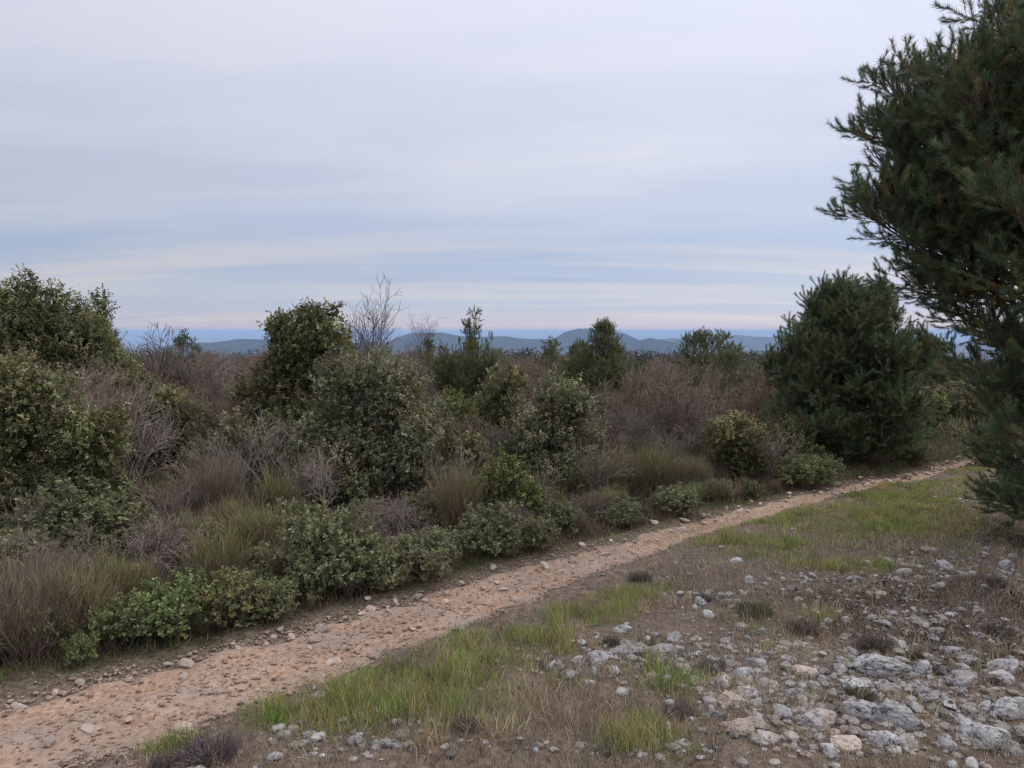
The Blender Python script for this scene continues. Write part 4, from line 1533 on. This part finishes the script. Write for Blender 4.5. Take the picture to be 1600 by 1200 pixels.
wand = bare_proto(440, 1.0, 7, (.25, .205, .17), .35, .04, 5, 4, 2, .008, .0024, .11)
for px, Y, top, lab in [(185, 10.2, 610, 'bare wands on the right flank of the dark front oak'), (330, 9.6, 668, 'bare wands above the brownish purple broom'), (380, 9.4, 690, 'bare wands left of the pale grey crooked shrub'),
                        (465, 9.0, 690, 'bare wands at the left flank of the silvery oak'), (700, 8.9, 690, 'bare wands right of the small pale oak'), (835, 9.2, 715, 'bare wands before the paired middle oaks'),
                        (930, 9.8, 680, 'bare wands right of the pale topped oak'), (1065, 11.2, 660, 'bare wands between radiating shrub and low round oak'), (1205, 11.0, 665, 'bare wands between low round oak and olive bush'),
                        (265, 8.0, 735, 'bare wands behind the leftmost low olive broom'), (560, 7.4, 800, 'bare wands behind the leaning pale shrub'), (620, 7.0, 830, 'bare wands left of the rounded grey green shrub'),
                        (20, 7.2, 760, 'bare wands under the dark front oak at the left edge'), (130, 6.6, 840, 'bare wands behind the reddish broom')]:
    shrub_from(wand, SN, 'bare_shrub', lab, 'shrub', px, Y, top, 1.0, rng, 'bare wands threaded through the thicket')


# ------------------------------------------------------------------ broom
def broom_proto(seed, n, h, tip, basec, spread=.38, base_r=.12, w_=.0030):
    rng = np.random.default_rng(seed)
    mb, st = MB(), MB()
    P1, R1 = stalks(n // 10, 6, base_r, h * .62, spread, .03, .06, .007, rng)
    tubes(st, P1, R1 * .6, 4, jitter((.15, .11, .075), len(P1), rng, .2, .05))
    P, R_ = grow(P1, R1, 14, .02, 1, .36, h * .60, .05, 5, .085, rng, .6, .38)
    n_ = len(P)
    P2, _ = grow(P, R_, 5, .15, .95, .36, h * .22, .07, 4, .10, rng, .6, .3)
    for Q in (P, P2):
        N, K, _ = Q.shape
        z = np.clip(Q[:, :, 2:3] / h, 0, 1)
        g_ = sstep(.15, .75, z + rng.normal(0, .12, (N, 1, 1)))
        C = jitter(basec, N, rng, .38, .09)[:, None] * (1 - g_) + jitter(tip, N, rng, .36, .09)[:, None] * g_
        dead_ = rng.uniform(size=N) < .14
        C[dead_] = jitter((.27, .22, .165), dead_.sum(), rng, .25, .04)[:, None]
        ribbons(mb, Q, np.full((N, K), w_) * np.linspace(1, .6, K)[None], C, rng)
    return st.mesh('stems', M_TWIG, True), mb.mesh('green_shoots', M_STEM)


OLIVE, RUST = (.22, .21, .085), (.19, .135, .088)
BROOM = [broom_proto(500, 420, .75, OLIVE, RUST), broom_proto(501, 420, .75, (.225, .20, .095), (.22, .15, .095), .3), broom_proto(502, 420, .75, (.20, .155, .11), (.19, .135, .115), .5),
         broom_proto(503, 420, .75, (.16, .18, .075), (.14, .115, .075), .45)]
BN = ('stems', 'green_shoots')
for px, Y, top, k_, wide, lab in [
    (325, 8.6, 695, 2, .8, 'brownish purple broom tuft standing clear above the olive brooms'),
    (300, 7.1, 790, 0, 1.1, 'wide olive broom left of its twin behind the green shrubs'),
    (395, 7.2, 778, 0, 1.2, 'wide olive broom right of its twin behind the green shrubs'),
    (255, 7.4, 800, 3, 1.0, 'leftmost low olive broom next to the dead pinkish tangle'),
    (440, 7.5, 795, 3, .9, 'olive broom touching the grey green shrubs'),
    (345, 7.9, 770, 1, 1.0, 'tawny broom behind the two wide olive brooms'),
    (20, 5.0, 865, 2, .9, 'brown twiggy broom in the lower left corner by the verge'),
    (95, 5.25, 868, 1, 1.1, 'reddish broom rising behind the lowest green shrub'),
    (165, 5.7, 850, 0, .9, 'olive broom between reddish broom and pink tangle'),
    (55, 5.75, 846, 2, 1.0, 'dull brown broom under the dark front oak'),
    (0, 5.4, 850, 2, 1.0, 'brown broom cut by the left edge'),
    (205, 5.9, 862, 1, .9, 'tawny broom just behind the brightest green shrub'),
    (330, 6.3, 815, 0, 1.0, 'front olive broom right behind the yellowish green shrub'),
    (440, 6.5, 830, 1, .8, 'tawny broom between yellowish green shrub and tall pale shrub'),
    (715, 8.3, 712, 1, .75, 'reddish stemmed broom left of the yellow green shrub'),
    (685, 8.6, 740, 2, .8, 'shorter brown broom at the left of the reddish stemmed broom'),
    (985, 10.2, 685, 0, 1.1, 'tall olive broom before the bare radiating shrub'),
    (1035, 10.3, 690, 0, 1.0, 'olive broom on the right of the tall olive broom'),
    (945, 10.0, 700, 1, .9, 'tawny broom on the left of the tall olive broom'),
    (1092, 10.2, 708, 1, .85, 'separate round tawny broom left of the low round oak'),
    (430, 8.6, 725, 0, .8, 'olive broom under the pale grey crooked shrub'),
    (235, 8.8, 735, 1, .9, 'yellowish broom behind the grey green shrub with white flecks'),
    (590, 6.5, 868, 3, .7, 'low green broom on the verge between grey green shrubs'),
    (480, 6.0, 925, 1, .55, 'tawny grass like broom at the verge by the pale block'),
    (540, 6.3, 905, 2, .6, 'small brown broom at the verge under the grey green shrubs'),
    (905, 8.3, 795, 2, .8, 'brown broom low on the verge right of the yellow green shrub'),
    (955, 8.6, 805, 2, .8, 'greyish brown broom low on the verge before the tawny broom'),
    (1215, 10.4, 745, 2, .7, 'small brown broom on the verge before the olive bush'),
    (1010, 9.0, 790, 2, .7, 'small brown broom on the verge below the olive brooms'),
    (870, 8.0, 820, 2, .6, 'dry brown broom at the edge of the track beside the end of the shrub row'),
]:
    shrub_from(BROOM[k_], BN, 'broom_bush', lab, 'shrub', px, Y, top, .75, rng, 'broom bushes along the track', wide=wide)


# ------------------------------------------------------------------ low leafy shrubs (rockrose)
def rockrose_proto(seed, h, wid, tones, n=430, leaf=.034):
    rng = np.random.default_rng(seed)
    mb, st = MB(), MB()
    P1, R1 = stalks(20, 6, .12, h * .72, .62, .03, .11, .007, rng)
    P2, R2 = grow(P1, R1, 6, .15, 1, .65, h * .42, .09, 5, .1, rng, .6, .35)
    P3, R3 = grow(P2, R2, 5, .3, 1, .6, h * .2, .1, 4, .1, rng, .6, .3)
    tubes(st, P1, R1, 4, jitter((.22, .16, .12), len(P1), rng, .2, .05))
    tubes(st, P2, np.maximum(R2, .002), 3, jitter((.24, .18, .14), len(P2), rng, .2, .05))
    tubes(st, P3, np.maximum(R3, .0015), 3, jitter((.26, .21, .14), len(P3), rng, .2, .05))
    Q = np.concatenate([P3, P2[:, 1:]])
    N = len(Q)
    per = 15
    i = np.repeat(np.arange(N), per)
    t_ = (1 - rng.uniform(0, 1, len(i)) ** 1.8 * .75) * (Q.shape[1] - 1)
    j = np.clip(t_.astype(int), 0, Q.shape[1] - 2)
    f = (t_ - j)[:, None]
    p = Q[i, j] * (1 - f) + Q[i, j + 1] * f
    tan = unit(Q[i, j + 1] - Q[i, j])
    s0 = unit(np.cross(tan, rdir(len(i), rng)))
    d = unit(tan * rng.uniform(.15, 1.1, (len(i), 1)) + s0 + np.array([0, 0, .15]))
    pk = rng.choice(len(tones), N, p=np.array([q[1] for q in tones]) / sum(q[1] for q in tones))
    c = np.array([q[0] for q in tones])[pk][i] * (1 + rng.normal(0, .17, (len(i), 1)))
    LL = leaf * rng.uniform(.55, 1.2, len(i))
    leaves(mb, p, d, tan + rng.normal(0, .3, (len(i), 3)), LL, LL * rng.uniform(.42, .6, len(i)), np.clip(c, .01, .7))
    return st.mesh('stems', M_TWIG, True), mb.mesh('leaves', M_SHRUB)


GG = [((.235, .25, .125), 3), ((.32, .33, .175), 3), ((.165, .17, .085), 2.5)]
BG = [((.20, .255, .10), 3), ((.275, .335, .14), 3), ((.145, .175, .07), 2.5)]
YG = [((.27, .265, .11), 3), ((.21, .24, .10), 2), ((.20, .17, .08), 2)]
GD = [((.165, .18, .085), 3), ((.235, .245, .125), 2), ((.32, .325, .18), 1)]
ROSE = [rockrose_proto(600, .6, 1, GG), rockrose_proto(601, .6, 1, BG), rockrose_proto(602, .6, 1, YG), rockrose_proto(603, .6, 1, GD), rockrose_proto(604, .6, 1, GG, leaf=.03), rockrose_proto(605, .6, 1, BG, leaf=.03)]
RN = ('stems', 'leaves')
for px, Y, top, k_, wide, lab in [
    (272, 5.5, 893, 1, 1.0, 'brightest green leafy shrub at the verge lower left'),
    (178, 5.3, 925, 5, 1.0, 'green shrub between the lowest shrub and the brightest one'),
    (350, 5.65, 888, 2, .9, 'yellowish green shrub joined to the brightest green one'),
    (410, 5.8, 898, 4, .9, 'grey green shrub ending the row of green shrubs at lower left'),
    (108, 4.98, 985, 5, .8, 'lowest small green shrub by the verge at left'),
    (35, 5.05, 925, 5, .7, 'sprig of green shrub at the left edge among brown brooms'),
    (515, 6.55, 778, 0, .85, 'tall pale grey green shrub before the silvery oak'),
    (575, 6.45, 830, 0, .9, 'pale grey green shrub leaning right of the tall one'),
    (490, 6.3, 850, 3, .9, 'dusky shrub at the foot of the tall pale one'),
    (672, 6.75, 820, 4, 1.0, 'rounded grey green shrub alone on the verge beside bent dead brush'),
    (755, 7.35, 783, 3, 1.0, 'dusky green shrub with pale tips before the yellow green shrub'),
    (830, 7.6, 798, 3, .9, 'low dark shrub right under the yellow green shrub'),
    (795, 7.35, 826, 4, .7, 'small pale shrub at the front of the dusky ones'),
    (145, 7.6, 733, 3, 1.1, 'grey green shrub with white flecks before the dark front oak'),
    (95, 7.3, 775, 3, .9, 'dim shrub left of the white flecked one'),
    (950, 8.9, 790, 4, .7, 'little pale shrub left of the verge shrubs below the olive brooms'),
    (1030, 9.4, 768, 0, .8, 'pale shrub on the verge below the olive broom'),
    (1085, 9.8, 752, 5, .9, 'green shrub left part of the long low verge hedge'),
    (1130, 10.0, 746, 0, 1.0, 'green grey shrub right part of the long low verge hedge'),
    (1262, 10.8, 707, 5, 1.1, 'fresh green shrub on the verge before the rounded pine'),
    (1300, 11.0, 712, 0, .9, 'pale shrub touching the rounded pine at its foot'),
    (1350, 12.0, 727, 3, .7, 'low dark shrub in the shade under the rounded pine'),
    (880, 8.3, 770, 3, .8, 'dusky shrub under the pale topped oak'),
    (620, 8.4, 790, 3, .8, 'dark low shrub in the hollow of the silvery oak'),
    (460, 8.2, 770, 3, .9, 'dark shrub behind the tall pale grey green one'),
    (560, 8.6, 770, 3, .9, 'dark shrub filling the left foot of the silvery oak'),
    (1180, 10.2, 745, 3, .8, 'dusky shrub between the verge hedge and the olive bush'),
]:
    shrub_from(ROSE[k_], RN, 'rockrose_shrub', lab, 'shrub', px, Y, top, .6, rng, 'low leafy shrubs along the thicket edge', wide=wide * 1.08)


# scrub that closes the gaps of the thicket edge
frng = np.random.default_rng(88)
for k_ in range(64):
    i_ = int(frng.uniform(.05, .72) * 399)
    off_ = .28 + frng.uniform(0, 1) ** 1.3 * 2.6
    q_ = U_R[i_] + NRM[i_] * off_
    hh = frng.uniform(.16, .34) + .10 * min(off_, 2)
    kind_ = frng.uniform()
    src, nms, h0, nm_ = (ROSE[int(frng.choice([0, 3, 3, 4]))], RN, .6, 'scrub_bush') if kind_ < .42 else ((BROOM[int(frng.integers(4))], BN, .75, 'scrub_bush') if kind_ < .82 else (dead, SN, .6, 'scrub_bush'))
    s_ = hh / h0
    knd = 'leafy grey green' if nms is RN else ('brushy olive brown' if nms is BN else 'dead twiggy')
    zone = 'at the lower left of the track' if i_ < 95 else ('before the middle oaks' if i_ < 175 else 'past the olive brooms')
    o = thing(nm_, 'low ' + knd + ' scrub bush ' + zone, 'shrub', (q_[0], q_[1], zg1(*q_)), knd + ' scrub ' + zone, frng.uniform(0, 6.28), (s_ * 1.35, s_ * 1.35, s_))
    for me, nm in zip(src, nms):
        link(nm, me, o)


# ------------------------------------------------------------------ little grey cushions on the open ground
def cushion_proto(seed, col, tip):
    rng = np.random.default_rng(seed)
    mb = MB()
    P1, R1 = stalks(150, 4, .05, .16, 1.25, .10, .12, .0022, rng)
    P2, R2 = grow(P1, R1, 9, .3, 1, .5, .075, .15, 3, .12, rng, .8, .3)
    for Q in (P1, P2):
        N, K, _ = Q.shape
        g_ = np.linspace(0, 1, K)[None, :, None]
        C = jitter(col, N, rng, .25, .05)[:, None] * (1 - g_) + jitter(tip, N, rng, .25, .06)[:, None] * g_
        ribbons(mb, Q, np.full((N, K), .0042) * np.linspace(1, .6, K)[None], C, rng)
    return mb.mesh('thyme_cushion', M_STEM)


CUSH = [cushion_proto(700, (.12, .09, .085), (.22, .185, .18)), cushion_proto(701, (.10, .075, .065), (.17, .145, .125)), cushion_proto(702, (.11, .09, .07), (.15, .155, .085))]
for px, py, wpx, k_, lab in [
    (330, 1185, 120, 0, 'large grey thyme cushion at the bottom edge beside the track'),
    (255, 1195, 60, 0, 'grey thyme cushion at the very bottom left of the large one'),
    (955, 1025, 40, 1, 'brown thyme cushion above the left of the pale ledge'),
    (1010, 1030, 36, 1, 'brown grey thyme cushion above the middle of the pale ledge'),
    (1115, 1070, 60, 0, 'grey thyme cushion right of the pale ledge'),
    (1180, 985, 70, 2, 'greenish thyme cushion on the bare ground above the boulder field'),
    (1365, 1035, 70, 1, 'dark thyme cushion just behind the long slab'),
    (1340, 1108, 60, 2, 'olive cushion in front of the mottled rocks'),
    (1060, 1150, 70, 0, 'grey thyme cushion at the edge of the dry grass by the boulders'),
    (1100, 955, 46, 0, 'small grey thyme cushion upslope left of the greenish one'),
    (1470, 1075, 34, 1, 'dark little cushion between grey rocks near the right edge'),
    (1560, 1010, 60, 1, 'brown cushion in the litter by the right edge'),
    (730, 1175, 60, 0, 'grey thyme cushion in the dry grass at bottom'),
    (860, 1055, 50, 0, 'grey thyme cushion between green grass and the pale ledge'),
    (1255, 1010, 60, 1, 'brown cushion left of the dark one behind the long slab'),
    (630, 1045, 50, 0, 'grey cushion where the green grass meets the track'),
    (1545, 930, 60, 1, 'brown cushion in the shade of the large pine'),
    (1430, 1045, 34, 1, 'dark cushion behind the upright grey stone'),
    (1290, 1125, 34, 2, 'olive cushion above the pitted grey rock'),
    (1000, 905, 50, 1, 'brown tuft beside the track midway along'),
]:
    c = gp(px, py)
    r_ = wpx * mpp(c[1]) / 2
    o = link('thyme_cushion', CUSH[k_])
    o.location = (c[0], c[1], zg1(c[0], c[1]))
    s_ = r_ / .19
    o.scale = (s_, s_, s_ * .85)
    o.rotation_euler = (0, 0, rng.uniform(0, 6.28))
    tag(o, lab, 'plant', 'little thyme cushions on the open ground')


# ------------------------------------------------------------------ far wood on the slope and undergrowth that reads as one mass
def far_wood():
    rng = np.random.default_rng(9)
    mb = MB()
    n = 420
    az = np.radians(rng.uniform(-40, 40, n))
    r_ = np.exp(rng.uniform(np.log(58), np.log(420), n))
    xs, ys = np.sin(az) * r_, np.cos(az) * r_
    z = zg(xs, ys)
    for x, y, zz, rr in zip(xs, ys, z, r_):
        sz = rng.uniform(.8, 1.6) * (1 + rr / 260)
        m = 100
        d = rdir(m, rng)
        d[:, 2] = np.abs(d[:, 2])
        p = np.array([x, y, zz]) + d * np.array([sz, sz, sz * 1.1]) * rng.uniform(.7, 1.05, (m, 1))
        tone = (.05, .062, .04) if rng.uniform() < .5 else (.13, .10, .09)
        leaves(mb, p, rdir(m, rng), d, sz * .26, sz * .15, jitter(tone, m, rng, .2))
    tag(mb.build('far_wood', M_SHRUB), 'far wood of mixed bushes covering the slope below the thicket', 'wood', kind='stuff')


def undergrowth():
    rng = np.random.default_rng(10)
    mb = MB()
    n = 42000
    i = (rng.uniform(.0, .97, n) * 399).astype(int)
    off = .2 + 8.5 * rng.uniform(0, 1, n) ** 1.6
    g = U_R[i] + NRM[i] * off[:, None]
    h = rng.uniform(.06, .40, n) * np.clip(off, .3, 1.0)
    far = np.clip(g[:, 1] / 5, 1, 3)
    cols = jitter((.19, .145, .10), n, rng, .35, .08)
    gr = rng.uniform(size=n) < .35
    cols[gr] = jitter((.13, .145, .065), gr.sum(), rng, .25, .08)
    blades(n, g[:, 0], g[:, 1], h, .006 * far, cols, .5, rng, mb, 3)
    tag(mb.build('undergrowth', M_GRASS), 'dim dry undergrowth filling the gaps between the shrubs', 'undergrowth', kind='stuff')


far_wood()
undergrowth()


# ------------------------------------------------------------------ haze
def haze():
    x0, x1, y0, y1, z0, z1 = -70000, 70000, -14500, 81000, -230, 26
    V = [(x, y, z) for x in (x0, x1) for y in (y0, y1) for z in (z0, z1)]
    F = [(0, 1, 3, 2), (4, 6, 7, 5), (0, 4, 5, 1), (2, 3, 7, 6), (0, 2, 6, 4), (1, 5, 7, 3)]
    m, N, L = new_mat('haze')
    out = N.new('ShaderNodeOutputMaterial')
    v = N.new('ShaderNodeVolumePrincipled')
    v.inputs['Color'].default_value = (.50, .69, .98, 1)
    v.inputs['Density'].default_value = 1.15e-4
    L.new(v.outputs[0], out.inputs['Volume'])
    mb = MB()
    mb.add(V, F)
    o = mb.build('haze', m)
    tag(o, 'bluish haze of the air over the plain', 'haze', kind='stuff')


haze()
